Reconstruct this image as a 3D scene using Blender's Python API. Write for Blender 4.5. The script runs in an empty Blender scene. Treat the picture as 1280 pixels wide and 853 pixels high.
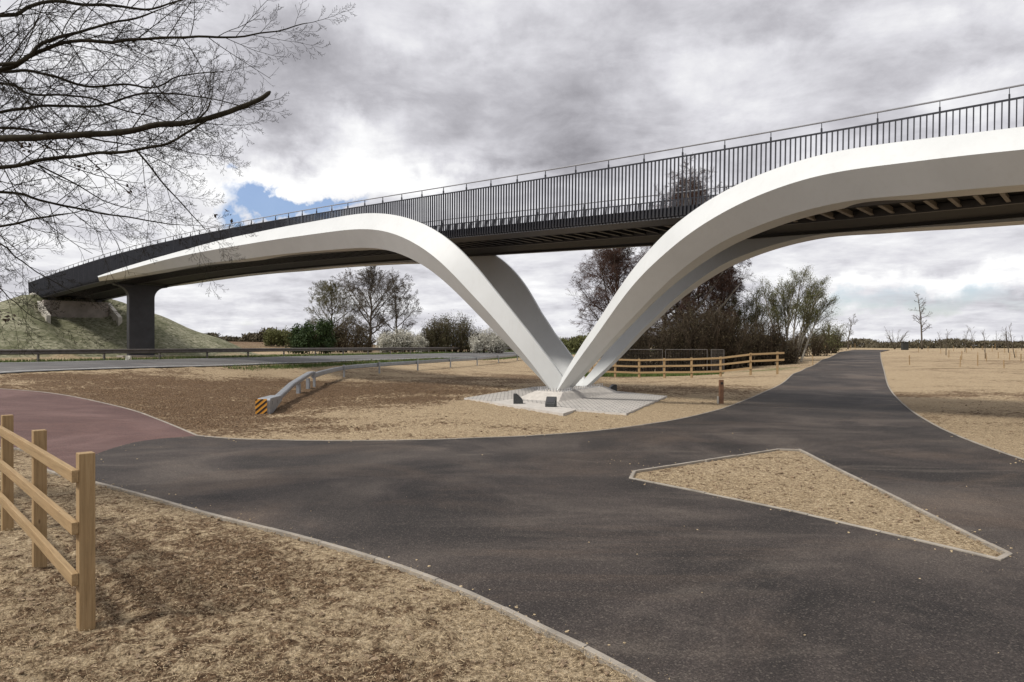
import bpy, bmesh, math, random
import numpy as np
from mathutils import Vector, noise
from mathutils.geometry import delaunay_2d_cdt
random.seed(7); rng = np.random.default_rng(7)
sc = bpy.context.scene
COL = sc.collection
H, F, CX, CY = 2.1, 853.0, 640.0, 432.0        # camera height, focal length in photo pixels, principal column, horizon row

# ------------------------------------------------------------------ helpers
def tag(o, label=None, cat=None, group=None, kind=None):
    if label: o['label'] = label
    if cat: o['category'] = cat
    if group: o['group'] = group
    if kind: o['kind'] = kind
    return o
def empty(name, loc=(0, 0, 0), rz=0):
    o = bpy.data.objects.new(name, None); COL.objects.link(o)
    o.location = loc; o.rotation_euler = (0, 0, rz); o.empty_display_size = .3
    return o
def mesh_obj(name, verts, faces, mat, parent=None, smooth=False, world=True):
    """links verts/faces as ONE mesh object; with world=True the verts are world coordinates"""
    me = bpy.data.meshes.new(name)
    if isinstance(verts, np.ndarray): verts = verts.tolist()
    if isinstance(faces, np.ndarray): faces = faces.tolist()
    if parent is not None and world:
        m = pmat(parent).inverted()
        if any(abs(c) > 1e-9 for c in m.translation) or abs(m[0][1]) > 1e-9:
            verts = [tuple(m @ Vector(v)) for v in verts]
    me.from_pydata(verts, [], faces); me.update()
    if smooth:
        me.polygons.foreach_set('use_smooth', [True] * len(me.polygons))
    o = bpy.data.objects.new(name, me); COL.objects.link(o)
    if mat: me.materials.append(mat)
    if parent is not None: o.parent = parent
    return o
def pmat(o):
    m = o.matrix_basis.copy()
    while o.parent is not None:
        o = o.parent; m = o.matrix_basis @ m
    return m
def bevel(o, w=.005, seg=2):
    b = o.modifiers.new('bevel', 'BEVEL'); b.width = w; b.segments = seg; b.limit_method = 'ANGLE'
    return o
def copy_tree(o, parent=None):
    c = o.copy(); COL.objects.link(c); c.parent = parent
    for ch in [q for q in bpy.data.objects if q.parent == o]: copy_tree(ch, c)
    return c
class MB:
    def __init__(s): s.v = []; s.f = []
    def add(s, v, f):
        n = len(s.v); s.v += [tuple(p) for p in v]; s.f += [tuple(i + n for i in q) for q in f]
    def box(s, a, b, up, w, h):
        """bar from a to b, cross-section w (sideways) by h (along up)"""
        a, b, up = Vector(a), Vector(b), Vector(up)
        d = (b - a).normalized(); sd = d.cross(up).normalized(); u = sd.cross(d).normalized()
        p = []
        for c in (a, b):
            for i, j in ((-1, -1), (1, -1), (1, 1), (-1, 1)):
                p.append(c + sd * (w / 2 * i) + u * (h / 2 * j))
        s.add(p, [(3, 2, 1, 0), (4, 5, 6, 7), (0, 1, 5, 4), (1, 2, 6, 5), (2, 3, 7, 6), (3, 0, 4, 7)])
    def tube(s, pts, rad, n=6, cap=True):
        pts = [Vector(p) for p in pts]; rings = []; k = len(pts)
        if not hasattr(rad, '__len__'): rad = [rad] * k
        ref = Vector((.13, .21, .97))
        base = len(s.v)
        for i, p in enumerate(pts):
            d = (pts[min(i + 1, k - 1)] - pts[max(i - 1, 0)]).normalized()
            a = d.cross(ref)
            if a.length < .1: a = d.cross(Vector((1, 0, 0)))
            a.normalize(); b = d.cross(a)
            for j in range(n):
                t = 2 * math.pi * j / n
                s.v.append(tuple(p + (a * math.cos(t) + b * math.sin(t)) * rad[i]))
        for i in range(k - 1):
            for j in range(n):
                j2 = (j + 1) % n
                s.f.append((base + i * n + j, base + i * n + j2, base + (i + 1) * n + j2, base + (i + 1) * n + j))
        if cap:
            s.f.append(tuple(base + j for j in range(n))[::-1]); s.f.append(tuple(base + (k - 1) * n + j for j in range(n)))
    def loft(s, secs, closed=True, caps=True):
        n = len(secs[0]); base = len(s.v)
        for q in secs: s.v += [tuple(p) for p in q]
        m = n if closed else n - 1
        for i in range(len(secs) - 1):
            for j in range(m):
                j2 = (j + 1) % n
                s.f.append((base + i * n + j, base + i * n + j2, base + (i + 1) * n + j2, base + (i + 1) * n + j))
        if caps:
            s.f.append(tuple(base + j for j in range(n))[::-1])
            s.f.append(tuple(base + (len(secs) - 1) * n + j for j in range(n)))
    def build(s, name, mat, parent=None, smooth=False):
        o = mesh_obj(name, s.v, s.f, mat, parent, smooth)
        bm = bmesh.new(); bm.from_mesh(o.data); bmesh.ops.recalc_face_normals(bm, faces=bm.faces); bm.to_mesh(o.data); bm.free()
        return o

# ------------------------------------------------------------------ materials
def new_mat(name):
    m = bpy.data.materials.new(name); m.use_nodes = True
    nt = m.node_tree; b = nt.nodes['Principled BSDF']
    return m, nt, b
def N(nt, typ, **kw):
    n = nt.nodes.new(typ)
    for k, v in kw.items():
        if k in n.inputs.keys() if isinstance(k, str) else False: n.inputs[k].default_value = v
        else: setattr(n, k, v)
    return n
def L(nt, a, b): nt.links.new(a, b)
def noise_n(nt, vec, scale, detail=4, rough=.6, dist=0):
    n = nt.nodes.new('ShaderNodeTexNoise'); n.inputs['Scale'].default_value = scale
    n.inputs['Detail'].default_value = detail; n.inputs['Roughness'].default_value = rough; n.inputs['Distortion'].default_value = dist
    if vec is not None: L(nt, vec, n.inputs['Vector'])
    return n.outputs['Fac']
def ramp(nt, fac, stops):
    r = nt.nodes.new('ShaderNodeValToRGB'); e = r.color_ramp.elements
    while len(e) < len(stops): e.new(.5)
    for i, (p, c) in enumerate(stops):
        e[i].position = p; e[i].color = (*c, 1) if len(c) == 3 else c
    L(nt, fac, r.inputs['Fac']); return r.outputs['Color']
def g3(v): return (v, v, v)
def mixc(nt, fac, a, b, mode='MIX'):
    m = nt.nodes.new('ShaderNodeMix'); m.data_type = 'RGBA'; m.blend_type = mode
    if hasattr(fac, 'is_output'): L(nt, fac, m.inputs[0])
    else: m.inputs[0].default_value = fac
    for k, s in ((6, a), (7, b)):
        if hasattr(s, 'is_output'): L(nt, s, m.inputs[k])
        else: m.inputs[k].default_value = (*s, 1)
    return m.outputs[2]
def mth(nt, op, a, b=None, clamp=False):
    m = nt.nodes.new('ShaderNodeMath'); m.operation = op; m.use_clamp = clamp
    for k, s in ((0, a), (1, b)):
        if s is None: continue
        if hasattr(s, 'is_output'): L(nt, s, m.inputs[k])
        else: m.inputs[k].default_value = s
    return m.outputs[0]
def pos(nt):
    return nt.nodes.new('ShaderNodeNewGeometry').outputs['Position']
def objc(nt):
    return nt.nodes.new('ShaderNodeTexCoord').outputs['Object']
def vscale(nt, v, s):
    m = nt.nodes.new('ShaderNodeVectorMath'); m.operation = 'MULTIPLY'; L(nt, v, m.inputs[0]); m.inputs[1].default_value = s
    return m.outputs[0]
def bump(nt, b, h, strength, dist):
    n = nt.nodes.new('ShaderNodeBump'); n.inputs['Strength'].default_value = strength; n.inputs['Distance'].default_value = dist
    L(nt, h, n.inputs['Height']); L(nt, n.outputs[0], b.inputs['Normal']); return n
def basic(name, col, rough=.6, metal=0, var=.15, scale=3, bump_s=0, bscale=40, spec=.5):
    m, nt, b = new_mat(name); p = pos(nt)
    f = noise_n(nt, p, scale, 5, .65)
    lo = tuple(c * (1 - var) for c in col); hi = tuple(min(1, c * (1 + var)) for c in col)
    L(nt, ramp(nt, f, [(.3, lo), (.7, hi)]), b.inputs['Base Color'])
    b.inputs['Roughness'].default_value = rough; b.inputs['Metallic'].default_value = metal
    b.inputs['Specular IOR Level'].default_value = spec
    if bump_s: bump(nt, b, noise_n(nt, p, bscale, 4, .6), bump_s, .01)
    return m
M = {}
def mk_white():
    m, nt, b = new_mat('white_painted_steel'); p = pos(nt)
    f = noise_n(nt, p, .8, 5, .6); g = noise_n(nt, vscale(nt, p, (6, 6, .7)), 1.2, 5, .7)
    c = ramp(nt, f, [(.3, (.55, .565, .56)), (.7, (.60, .615, .61))])
    c = mixc(nt, mth(nt, 'MULTIPLY', ramp(nt, g, [(.52, g3(0)), (.8, g3(1))]), .16), c, (.38, .35, .30))
    L(nt, c, b.inputs['Base Color']); b.inputs['Roughness'].default_value = .48
    bump(nt, b, noise_n(nt, p, .9, 3, .5), .15, .03)
    return m
M['white'] = mk_white()
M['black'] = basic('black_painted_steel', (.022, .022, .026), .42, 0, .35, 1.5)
M['bar'] = basic('dark_parapet_steel', (.028, .029, .036), .38, .3, .2, 2)
M['deckblack'] = basic('black_deck_underside', (.012, .012, .012), .7, 0, .3, 2)
M['soffit'] = basic('dark_grey_edge_plate', (.045, .045, .05), .5, 0, .25, 2)
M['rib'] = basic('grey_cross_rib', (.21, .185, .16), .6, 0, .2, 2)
M['rail'] = basic('brushed_handrail_steel', (.34, .34, .35), .35, .8, .15, 3)
M['galv'] = basic('galvanised_steel', (.33, .345, .36), .45, .6, .2, 6, .1, 30)
M['oldgalv'] = basic('weathered_galvanised_steel', (.13, .115, .105), .6, .3, .3, 3, .1, 30)
M['concrete'] = basic('pale_concrete', (.47, .44, .40), .85, 0, .16, 5, .25, 60)
M['kerb'] = basic('kerb_concrete', (.27, .24, .20), .9, 0, .28, 2.5, .3, 70)
M['abut'] = basic('abutment_concrete', (.27, .235, .205), .85, 0, .3, .8, .3, 20)
M['coping'] = basic('wing_wall_concrete', (.46, .43, .37), .85, 0, .25, 1.2, .3, 20)
M['granite'] = basic('dark_cast_block', (.035, .037, .037), .7, 0, .7, 45, .5, 80)
M['bolt'] = basic('anchor_bolt_steel', (.6, .6, .6), .35, .8, .2, 9)
M['screen'] = basic('dark_cabinet', (.02, .022, .02), .6)
M['orange'] = basic('orange_reflective', (.66, .30, .035), .45, 0, .1, 9)
M['stripeblack'] = basic('black_reflective', (.02, .015, .012), .5)
M['sign_white'] = basic('white_marker', (.75, .72, .62), .6)
M['bollard'] = basic('brown_hardwood', (.17, .085, .045), .7, 0, .25, 8, .3, 40)
def mk_wood():
    m, nt, b = new_mat('treated_softwood'); p = objc(nt)
    oi = nt.nodes.new('ShaderNodeObjectInfo')
    off = nt.nodes.new('ShaderNodeVectorMath'); off.operation = 'SCALE'; off.inputs[0].default_value = (7, 3, 5); L(nt, oi.outputs['Random'], off.inputs['Scale'])
    ad = nt.nodes.new('ShaderNodeVectorMath'); L(nt, p, ad.inputs[0]); L(nt, off.outputs[0], ad.inputs[1]); p = ad.outputs[0]
    w = noise_n(nt, vscale(nt, p, (38, 38, 1.6)), 1, 6, .7, 1.2)
    c = ramp(nt, w, [(.3, (.21, .125, .052)), (.52, (.34, .22, .105)), (.75, (.43, .30, .16))])
    k = noise_n(nt, p, 2.2, 4, .6)
    c = mixc(nt, mth(nt, 'MULTIPLY', k, .5), c, (.20, .16, .085))
    v = nt.nodes.new('ShaderNodeTexVoronoi'); v.inputs['Scale'].default_value = 3.2; L(nt, vscale(nt, p, (3, 3, 1)), v.inputs['Vector'])
    c = mixc(nt, ramp(nt, v.outputs['Distance'], [(.03, g3(.85)), (.09, g3(0))]), c, (.09, .045, .02))
    L(nt, c, b.inputs['Base Color']); b.inputs['Roughness'].default_value = .8
    bump(nt, b, w, .35, .004); return m
M['wood'] = mk_wood()
def mk_asphalt(name, lo, mid, hi, lightpatch):
    m, nt, b = new_mat(name); p = pos(nt)
    sp = noise_n(nt, p, 75, 3, .75)
    v = nt.nodes.new('ShaderNodeTexVoronoi'); v.inputs['Scale'].default_value = 85; L(nt, p, v.inputs['Vector'])
    big = noise_n(nt, p, .32, 6, .62, .8)
    st = noise_n(nt, vscale(nt, p, (.5, 1.6, 1)), .55, 6, .6, 1.5)
    c = ramp(nt, big, [(.38, lo), (.5, mid), (.62, hi)])
    c = mixc(nt, mth(nt, 'MULTIPLY', ramp(nt, st, [(.55, g3(0)), (.75, g3(1))]), .5), c, lightpatch)
    du = noise_n(nt, vscale(nt, p, (1, 1.8, 1)), .21, 7, .68, 1.0); dk = noise_n(nt, p, .14, 5, .6, 1.2)
    c = mixc(nt, mth(nt, 'MULTIPLY', ramp(nt, dk, [(.46, g3(0)), (.58, g3(1))]), .55), c, lo)
    c = mixc(nt, mth(nt, 'MULTIPLY', ramp(nt, du, [(.50, g3(0)), (.70, g3(1))]), .38), c, tuple(a * b for a, b in zip(lightpatch, (1.05, .90, .78))))
    c = mixc(nt, .75, c, ramp(nt, sp, [(.34, g3(.35)), (.48, g3(.9)), (.56, g3(1.3)), (.68, g3(2.6))]), 'MULTIPLY')
    hs = nt.nodes.new('ShaderNodeSeparateColor'); L(nt, v.outputs['Color'], hs.inputs[0])
    c = mixc(nt, mth(nt, 'MULTIPLY', ramp(nt, hs.outputs[0], [(.86, g3(0)), (.97, g3(1))]), .4), c, (.17, .145, .12))
    L(nt, c, b.inputs['Base Color']); b.inputs['Roughness'].default_value = .78; b.inputs['Specular IOR Level'].default_value = .25
    bump(nt, b, sp, .6, .006); return m
M['asphalt'] = mk_asphalt('path_asphalt', (.019, .0158, .0143), (.041, .033, .029), (.076, .062, .052), (.135, .112, .092))
M['redasphalt'] = mk_asphalt('red_asphalt', (.082, .043, .038), (.105, .058, .051), (.14, .082, .073), (.16, .10, .09))
M['road'] = mk_asphalt('road_asphalt', (.075, .072, .07), (.10, .098, .097), (.13, .128, .125), (.16, .15, .15))

def mk_ground():
    m, nt, b = new_mat('soil_and_straw'); p = pos(nt)
    at = nt.nodes.new('ShaderNodeAttribute'); at.attribute_name = 'kinds'
    s = nt.nodes.new('ShaderNodeSeparateColor'); L(nt, at.outputs['Color'], s.inputs[0])
    brown, green, pale = s.outputs[0], s.outputs[1], s.outputs[2]
    fine = noise_n(nt, p, 22, 6, .78); mid = noise_n(nt, p, 4.5, 6, .7, .6); big = noise_n(nt, p, .45, 5, .6)
    fib = noise_n(nt, vscale(nt, p, (30, 95, 60)), 1, 4, .7, 2.5); fib2 = noise_n(nt, vscale(nt, p, (90, 35, 60)), 1, 4, .7, 2.5)
    straw = ramp(nt, fine, [(.36, (.115, .08, .046)), (.45, (.265, .195, .118)), (.53, (.41, .315, .20)), (.64, (.58, .47, .32))])
    straw = mixc(nt, mth(nt, 'MULTIPLY', ramp(nt, mth(nt, 'MAXIMUM', fib, fib2), [(.56, g3(0)), (.68, g3(1))]), .5), straw, (.56, .46, .31))
    soil = ramp(nt, fine, [(.37, (.035, .022, .013)), (.47, (.10, .062, .036)), (.55, (.175, .115, .068)), (.65, (.30, .21, .13))])
    spk = noise_n(nt, p, 9, 5, .72, .4)
    mk = mth(nt, 'ADD', mth(nt, 'ADD', mth(nt, 'MULTIPLY', mid, 1.7), mth(nt, 'MULTIPLY', big, 1.0)), -.62)
    mk = mth(nt, 'ADD', mk, mth(nt, 'MULTIPLY', mth(nt, 'SUBTRACT', spk, .5), 1.5))
    mk = mth(nt, 'ADD', mk, mth(nt, 'MULTIPLY', mth(nt, 'SUBTRACT', noise_n(nt, vscale(nt, p, (.7, 1.3, 1)), .13, 6, .7, 1.5), .5), 1.6))
    mk = mth(nt, 'ADD', mk, mth(nt, 'MULTIPLY', mth(nt, 'SUBTRACT', brown, .5), .9))
    c = mixc(nt, ramp(nt, mk, [(.68, g3(0)), (.98, g3(1))]), straw, soil)
    grass = ramp(nt, fine, [(.3, (.04, .05, .015)), (.5, (.085, .10, .035)), (.75, (.16, .165, .08))])
    c = mixc(nt, ramp(nt, mth(nt, 'ADD', green, mth(nt, 'MULTIPLY', mth(nt, 'SUBTRACT', mid, .5), 1.6)), [(.45, g3(0)), (.6, g3(1))]), c, grass)
    pg = ramp(nt, noise_n(nt, p, 2.6, 6, .75, .5), [(.38, (.06, .06, .034)), (.46, (.165, .165, .105)), (.54, (.25, .24, .165)), (.64, (.36, .335, .24))])
    pg = mixc(nt, ramp(nt, noise_n(nt, p, .33, 5, .65, .6), [(.45, g3(0)), (.6, g3(.6))]), pg, (.095, .10, .05))
    c = mixc(nt, pale, c, pg)
    tiny = noise_n(nt, p, 75, 4, .75)
    c = mixc(nt, .8, c, ramp(nt, tiny, [(.36, g3(.45)), (.5, g3(1.0)), (.64, g3(1.5))]), 'MULTIPLY')  # crevice shade put into the colour, following the finest bump noise
    L(nt, c, b.inputs['Base Color']); b.inputs['Roughness'].default_value = .95; b.inputs['Specular IOR Level'].default_value = .1
    hgt = mth(nt, 'ADD', mth(nt, 'MULTIPLY', tiny, .15), mth(nt, 'ADD', mth(nt, 'MULTIPLY', fine, .7), mth(nt, 'MULTIPLY', mid, 1.2)))
    bump(nt, b, hgt, 1.0, .05); return m
M['ground'] = mk_ground()
def mk_paver():
    m, nt, b = new_mat('grey_setts'); tc = objc(nt)
    br = nt.nodes.new('ShaderNodeTexBrick'); L(nt, tc, br.inputs['Vector'])
    br.inputs['Scale'].default_value = 1; br.inputs['Brick Width'].default_value = .30; br.inputs['Row Height'].default_value = .22; br.offset = .5
    br.inputs['Mortar Size'].default_value = .022; br.inputs['Mortar Smooth'].default_value = .3
    br.inputs['Color1'].default_value = (.40, .38, .35, 1); br.inputs['Color2'].default_value = (.50, .47, .43, 1); br.inputs['Mortar'].default_value = (.17, .155, .14, 1)
    c = mixc(nt, .4, br.outputs['Color'], ramp(nt, noise_n(nt, tc, 5, 5, .7), [(.3, g3(.7)), (.7, g3(1.15))]), 'MULTIPLY')
    L(nt, c, b.inputs['Base Color']); b.inputs['Roughness'].default_value = .9
    bump(nt, b, mth(nt, 'SUBTRACT', 1.0, br.outputs['Fac']), .7, .012); return m
M['paver'] = mk_paver()
def mk_bark(name, a, b_, scale=14):
    m, nt, b = new_mat(name); p = pos(nt)
    f = noise_n(nt, vscale(nt, p, (1, 1, .35)), scale, 5, .7)
    L(nt, ramp(nt, f, [(.3, a), (.7, b_)]), b.inputs['Base Color']); b.inputs['Roughness'].default_value = .9
    b.inputs['Specular IOR Level'].default_value = .15
    bump(nt, b, f, .5, .01); return m
M['bark'] = mk_bark('dark_mossy_bark', (.012, .010, .007), (.040, .034, .022))
M['bark_grey'] = mk_bark('grey_brown_bark', (.055, .045, .035), (.13, .11, .085), 6)
M['bark_red'] = mk_bark('red_brown_twigs', (.045, .026, .02), (.10, .062, .048), 3)
M['bark_dark'] = mk_bark('dark_scrub_twigs', (.03, .022, .015), (.075, .056, .038), 3)
M['bark_pale'] = mk_bark('pale_birch_bark', (.17, .15, .12), (.42, .39, .33), 6)
M['bark_olive'] = mk_bark('olive_twigs', (.085, .078, .042), (.17, .155, .085), 3)
def mk_leaf(name, cols, scale=1.5, trans=.15):
    m, nt, b = new_mat(name); p = pos(nt)
    f = noise_n(nt, p, scale, 5, .8)
    L(nt, ramp(nt, f, [(.3, cols[0]), (.5, cols[1]), (.72, cols[2])]), b.inputs['Base Color'])
    b.inputs['Roughness'].default_value = .7; b.inputs['Specular IOR Level'].default_value = .2
    return m
M['leaf_green'] = mk_leaf('evergreen_leaf', [(.014, .026, .008), (.035, .058, .018), (.075, .105, .035)])
M['leaf_olive'] = mk_leaf('budding_leaf', [(.06, .065, .022), (.11, .115, .04), (.18, .18, .075)])
M['leaf_brown'] = mk_leaf('brown_scrub_leaf', [(.035, .028, .014), (.07, .056, .03), (.12, .095, .055)])
M['blossom'] = mk_leaf('white_blossom', [(.26, .25, .20), (.50, .48, .41), (.78, .76, .68)])
M['leaf_far'] = mk_leaf('far_wood', [(.055, .048, .03), (.095, .08, .05), (.14, .12, .08)], .12)
M['leaf_dead'] = basic('dead_leaf', (.035, .02, .012), .8)
M['straw'] = basic('straw_bits', (.40, .31, .19), .9, 0, .45, 30)
M['clod'] = basic('soil_clods', (.21, .15, .095), .95, 0, .5, 20, .6, 60)
M['grassblade'] = mk_leaf('grass_blades', [(.03, .05, .01), (.075, .11, .025), (.15, .18, .06)])

# ------------------------------------------------------------------ terrain
def X_(px, Y): return (px - CX) / F * Y
ctrl = []
for x in (-6, 0, 6, 12):
    for y in (-12, 0, 8, 16, 23): ctrl.append((x, y, 0))
ctrl += [(-9, 8, 0), (-10, 15, .02), (-14, 6, .1), (-13, 20, .12), (20, 5, 0), (20, 16, 0), (30, 20, .05), (30, 0, 0), (-20, 5, .3), (-30, 10, .5),
  (-17, 24, .25), (-20, 27, .38), (-25, 28, .5), (-30, 22, .5), (-20, 30.5, .55), (-15, 33, .3), (-12, 27, .05), (-8.4, 23.0, -.34), (-8.0, 24.5, -.25), (-10, 34, 0), (-11, 44, 0.02),
  (-7.1, 50.5, .22), (-3.3, 62, .3), (.5, 78, .45), (0, 30, 0), (3, 32, 0), (0, 40, 0), (7, 28, 0), (5, 45, -.05), (-4, 40, 0),
  (X_(769, 47), 47, -.1), (X_(830, 45), 45, -.06), (X_(865, 44), 44, -.01), (X_(900, 43), 43, .08), (X_(938, 42), 42, .30), (X_(971, 41.5), 41.5, .36),
  (8, 60, -.35), (14, 58, -.35), (22, 75, .1), (10, 80, 0), (11, 27, 0), (14, 36, .08), (19, 36, .1), (26, 36, .15), (34, 36, .15), (20, 46, .32), (23, 52, .4), (27.5, 52, .4),
  (38, 52, .45), (55, 50, .45), (31, 68, .68), (36, 68, .68), (60, 70, .75), (46, 97, 1.2), (52, 97, 1.25), (75, 100, 1.35), (54, 112, 1.45), (60, 112, 1.45), (80, 115, 1.5), (100, 110, 1.5), (40, 110, .9),
  (70, 150, 1.25), (120, 150, 1.2), (-60, 10, .8), (-60, -10, .8)]
RD = Vector((.398, .917)); RN = Vector((-.917, .398)); RP = Vector((-16.5, 47.0))     # road direction, far normal, point on its near edge
def rp(s, w): q = RP + RD * s + RN * w; return q.x, q.y
for s in (-45, -28, -18, -8, 0, 10, 22, 41, 65, 100):
    if s > -60:
        a = rp(s, 0); ctrl.append((a[0], a[1], .8)); a = rp(s, 11); ctrl.append((a[0], a[1], .98)); a = rp(s, 15); ctrl.append((a[0], a[1], 1.05))
        a = rp(s, 30); ctrl.append((a[0], a[1], 1.0))
for x, y in ((-150, 60), (-150, 0), (-100, 100), (0, 160), (40, 170)): ctrl.append((x, y, 1.0))
ctrl += [(-60, 150, 2.0), (-90, 200, 3.4), (-60, 210, 3.2)]
_c = np.array(ctrl, float)
def _tps(r2): return np.where(r2 > 0, .5 * r2 * np.log(np.maximum(r2, 1e-12)), 0)
n_ = len(_c); _K = _tps(((_c[:, None, :2] - _c[None, :, :2]) ** 2).sum(-1)) + np.eye(n_) * 6.0
_P = np.c_[np.ones(n_), _c[:, :2]]
_A = np.block([[_K, _P], [_P.T, np.zeros((3, 3))]])
_w = np.linalg.solve(_A, np.r_[_c[:, 2], 0, 0, 0])
U = Vector((-.743, .669)); NN = Vector((.669, .743)); B0 = Vector((0, 26.5))       # bridge direction (leftwards), inward normal, point of near edge
WID = 6.2
def bp(t, d, z): return Vector((B0.x + U.x * t + NN.x * d, B0.y + U.y * t + NN.y * d, z))
def height(xs, ys):
    xs = np.asarray(xs, float); ys = np.asarray(ys, float); sh = xs.shape
    x = xs.ravel(); y = ys.ravel(); out = np.empty(len(x))
    for i in range(0, len(x), 20000):
        a, b = x[i:i + 20000], y[i:i + 20000]
        r2 = (a[:, None] - _c[None, :, 0]) ** 2 + (b[:, None] - _c[None, :, 1]) ** 2
        out[i:i + 20000] = _tps(r2) @ _w[:n_] + _w[n_] + _w[n_ + 1] * a + _w[n_ + 2] * b
    far = np.clip((np.hypot(x, y - 60) - 120) / 80, 0, 1); far = far * far * (3 - 2 * far)
    tgt = 1.0 + 2.3 * np.clip((-x - 30) / 60, 0, 1) * np.clip(1 - (y - 260) / 400, 0, 1)
    out = np.clip(out, -.8, 4) * (1 - far) + tgt * far
    # embankment at the left end of the bridge
    t = (x - B0.x) * U.x + (y - B0.y) * U.y; d = (x - B0.x) * NN.x + (y - B0.y) * NN.y
    dt = np.maximum(66.5 - t, 0); dd = np.maximum(np.maximum(-.6 - d, d - (WID + .6)), 0)
    dist = np.hypot(dt, dd); top = 7.35 - np.clip(t - 66.5, 0, 60) * .03
    m = top - np.maximum(dist - .4, 0) * .415
    cut = 5.0 - (64.4 - t) * .36 + np.maximum(np.maximum(.1 - d, d - (WID - .1)), 0) * 1.1
    m = np.where(t < 65.2, np.minimum(m, cut), m)
    m = m + .12 * np.sin(x * .9 + y * .4) * np.clip(dist / 5, 0, 1)
    k = .5; hh = np.clip(.5 + .5 * (m - out) / k, 0, 1)
    out = out * (1 - hh) + m * hh + k * hh * (1 - hh) * .5
    return out.reshape(sh)
def h1(x, y): return float(height(np.array([x]), np.array([y]))[0])
def pxg(px, py):
    """where the sight line through a photo pixel meets the ground"""
    ys = np.geomspace(1.5, 400, 1400); xs = (px - CX) / F * ys; zs = H - (py - CY) / F * ys
    d = zs - height(xs, ys); i = int(np.argmax(d < 0))
    if d[i] >= 0: i = len(ys) - 1
    a = d[i - 1] / (d[i - 1] - d[i]); y = ys[i - 1] + (ys[i] - ys[i - 1]) * a
    return (px - CX) / F * y, y
def dense(pts, step=.4, closed=False):
    """smooth-ish polyline resampled"""
    P = [Vector((p[0], p[1], 0)) for p in pts]; out = []
    n = len(P)
    for i in range(n if closed else n - 1):
        a, b = P[i], P[(i + 1) % n]; k = max(1, int((b - a).length / step))
        for j in range(k): out.append(a.lerp(b, j / k))
    if not closed: out.append(P[-1])
    return [(p.x, p.y) for p in out]
def catmull(pts, step=.35):
    P = [Vector((p[0], p[1])) for p in pts]; out = []
    for i in range(len(P) - 1):
        p0 = P[max(i - 1, 0)]; p1 = P[i]; p2 = P[i + 1]; p3 = P[min(i + 2, len(P) - 1)]
        k = max(2, int((p2 - p1).length / step))
        for j in range(k):
            t = j / k
            q = .5 * ((2 * p1) + (p2 - p0) * t + (2 * p0 - 5 * p1 + 4 * p2 - p3) * t * t + (3 * p1 - p0 - 3 * p2 + p3) * t ** 3)
            out.append((q.x, q.y))
    out.append((P[-1].x, P[-1].y)); return out
def G(lst): return [pxg(*p) for p in lst]
upper = catmull(G([(245, 546), (300, 550.5), (400, 552.5), (500, 552), (600, 549), (700, 544), (780, 536), (850, 525), (900, 513), (935, 500), (960, 489), (985, 474.5), (1010, 460), (1030, 449.5), (1050, 440.3)]))
right = catmull(G([(1100, 440.5), (1101, 450), (1103.5, 460), (1107, 475), (1115, 492), (1135, 512), (1170, 534), (1220, 556), (1280, 577), (1400, 617)]) + [(16, 6.5), (22, 1)])
lower = catmull(G([(118, 604), (180, 620), (260, 643), (360, 668), (440, 690), (520, 716), (600, 748), (700, 797), (812, 853)]) + [(1.9, 2.4), (4.5, -3)])
redup = catmull([(-42, 24)] + G([(-110, 482), (0, 487), (60, 492), (120, 503), (180, 519), (245, 546)]))
redlow = catmull([(-30, 11), (-16, 11.3)] + G([(0, 561), (57, 588), (118, 604)]))
join = catmull(G([(245, 546), (180, 552), (131, 565), (100, 580), (90, 597)]))
end_l = upper[-1]; end_r = right[0]
crest = [end_l, (end_l[0] + 8, end_l[1] + 12), (end_r[0] + 8, end_r[1] + 12), end_r]
path_poly = upper + crest[1:3] + right + [(22, -3), lower[-1]] + lower[::-1][1:]
joinr = join[::-1]
red_poly = redup + join[1:-1] + redlow[::-1]
isl = G([(791, 591), (880, 577), (972, 562.8), (1001, 563.5), (1140, 633), (1266, 696), (1251, 704), (1100, 668), (990, 642), (880, 619), (786, 600)])
isl_d = dense(isl, .3, True)
# the asphalt starts at the join with the red path
jx = [p for p in join]
path_poly = upper + crest[1:3] + right + [(22, -3), lower[-1]] + lower[::-1][1:-1] + jx[::-1][:-1]
def sheet(name, poly, mat, off, hole=None, grid=1.2, xlim=None, zfun=None, parent=None):
    poly = [Vector(p) for p in poly]; vs = list(poly); n = len(vs); ed = [(i, (i + 1) % n) for i in range(n)]
    if hole:
        k = len(vs); vs += [Vector(p) for p in hole]; ed += [(k + i, k + (i + 1) % len(hole)) for i in range(len(hole))]
    xs = [p.x for p in poly]; ys = [p.y for p in poly]
    gx = np.arange(min(xs), max(xs), grid); gy = np.arange(min(ys), max(ys), grid)
    GX, GY = np.meshgrid(gx, gy); q = np.c_[GX.ravel(), GY.ravel()]
    ins = inside(q, poly)
    if hole: ins &= ~inside(q, hole)
    vs += [Vector(p) for p in q[ins]]
    r = delaunay_2d_cdt(vs, ed, [], 0, 1e-4)
    V = np.array([(p.x, p.y) for p in r[0]]); Fc = [tuple(f) for f in r[2]]
    cen = np.array([V[list(f)].mean(0) for f in Fc]); ok = inside(cen, poly)
    if hole: ok &= ~inside(cen, hole)
    Fc = [f for f, o in zip(Fc, ok) if o]
    z = height(V[:, 0], V[:, 1]) + off
    o = mesh_obj(name, np.c_[V, z], Fc, mat, parent)
    bm = bmesh.new(); bm.from_mesh(o.data); bmesh.ops.recalc_face_normals(bm, faces=bm.faces)
    if sum(f.normal.z for f in bm.faces) < 0: bmesh.ops.reverse_faces(bm, faces=bm.faces)
    bmesh.ops.delete(bm, geom=[v for v in bm.verts if not v.link_faces], context='VERTS')
    bm.to_mesh(o.data); bm.free(); return o
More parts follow.
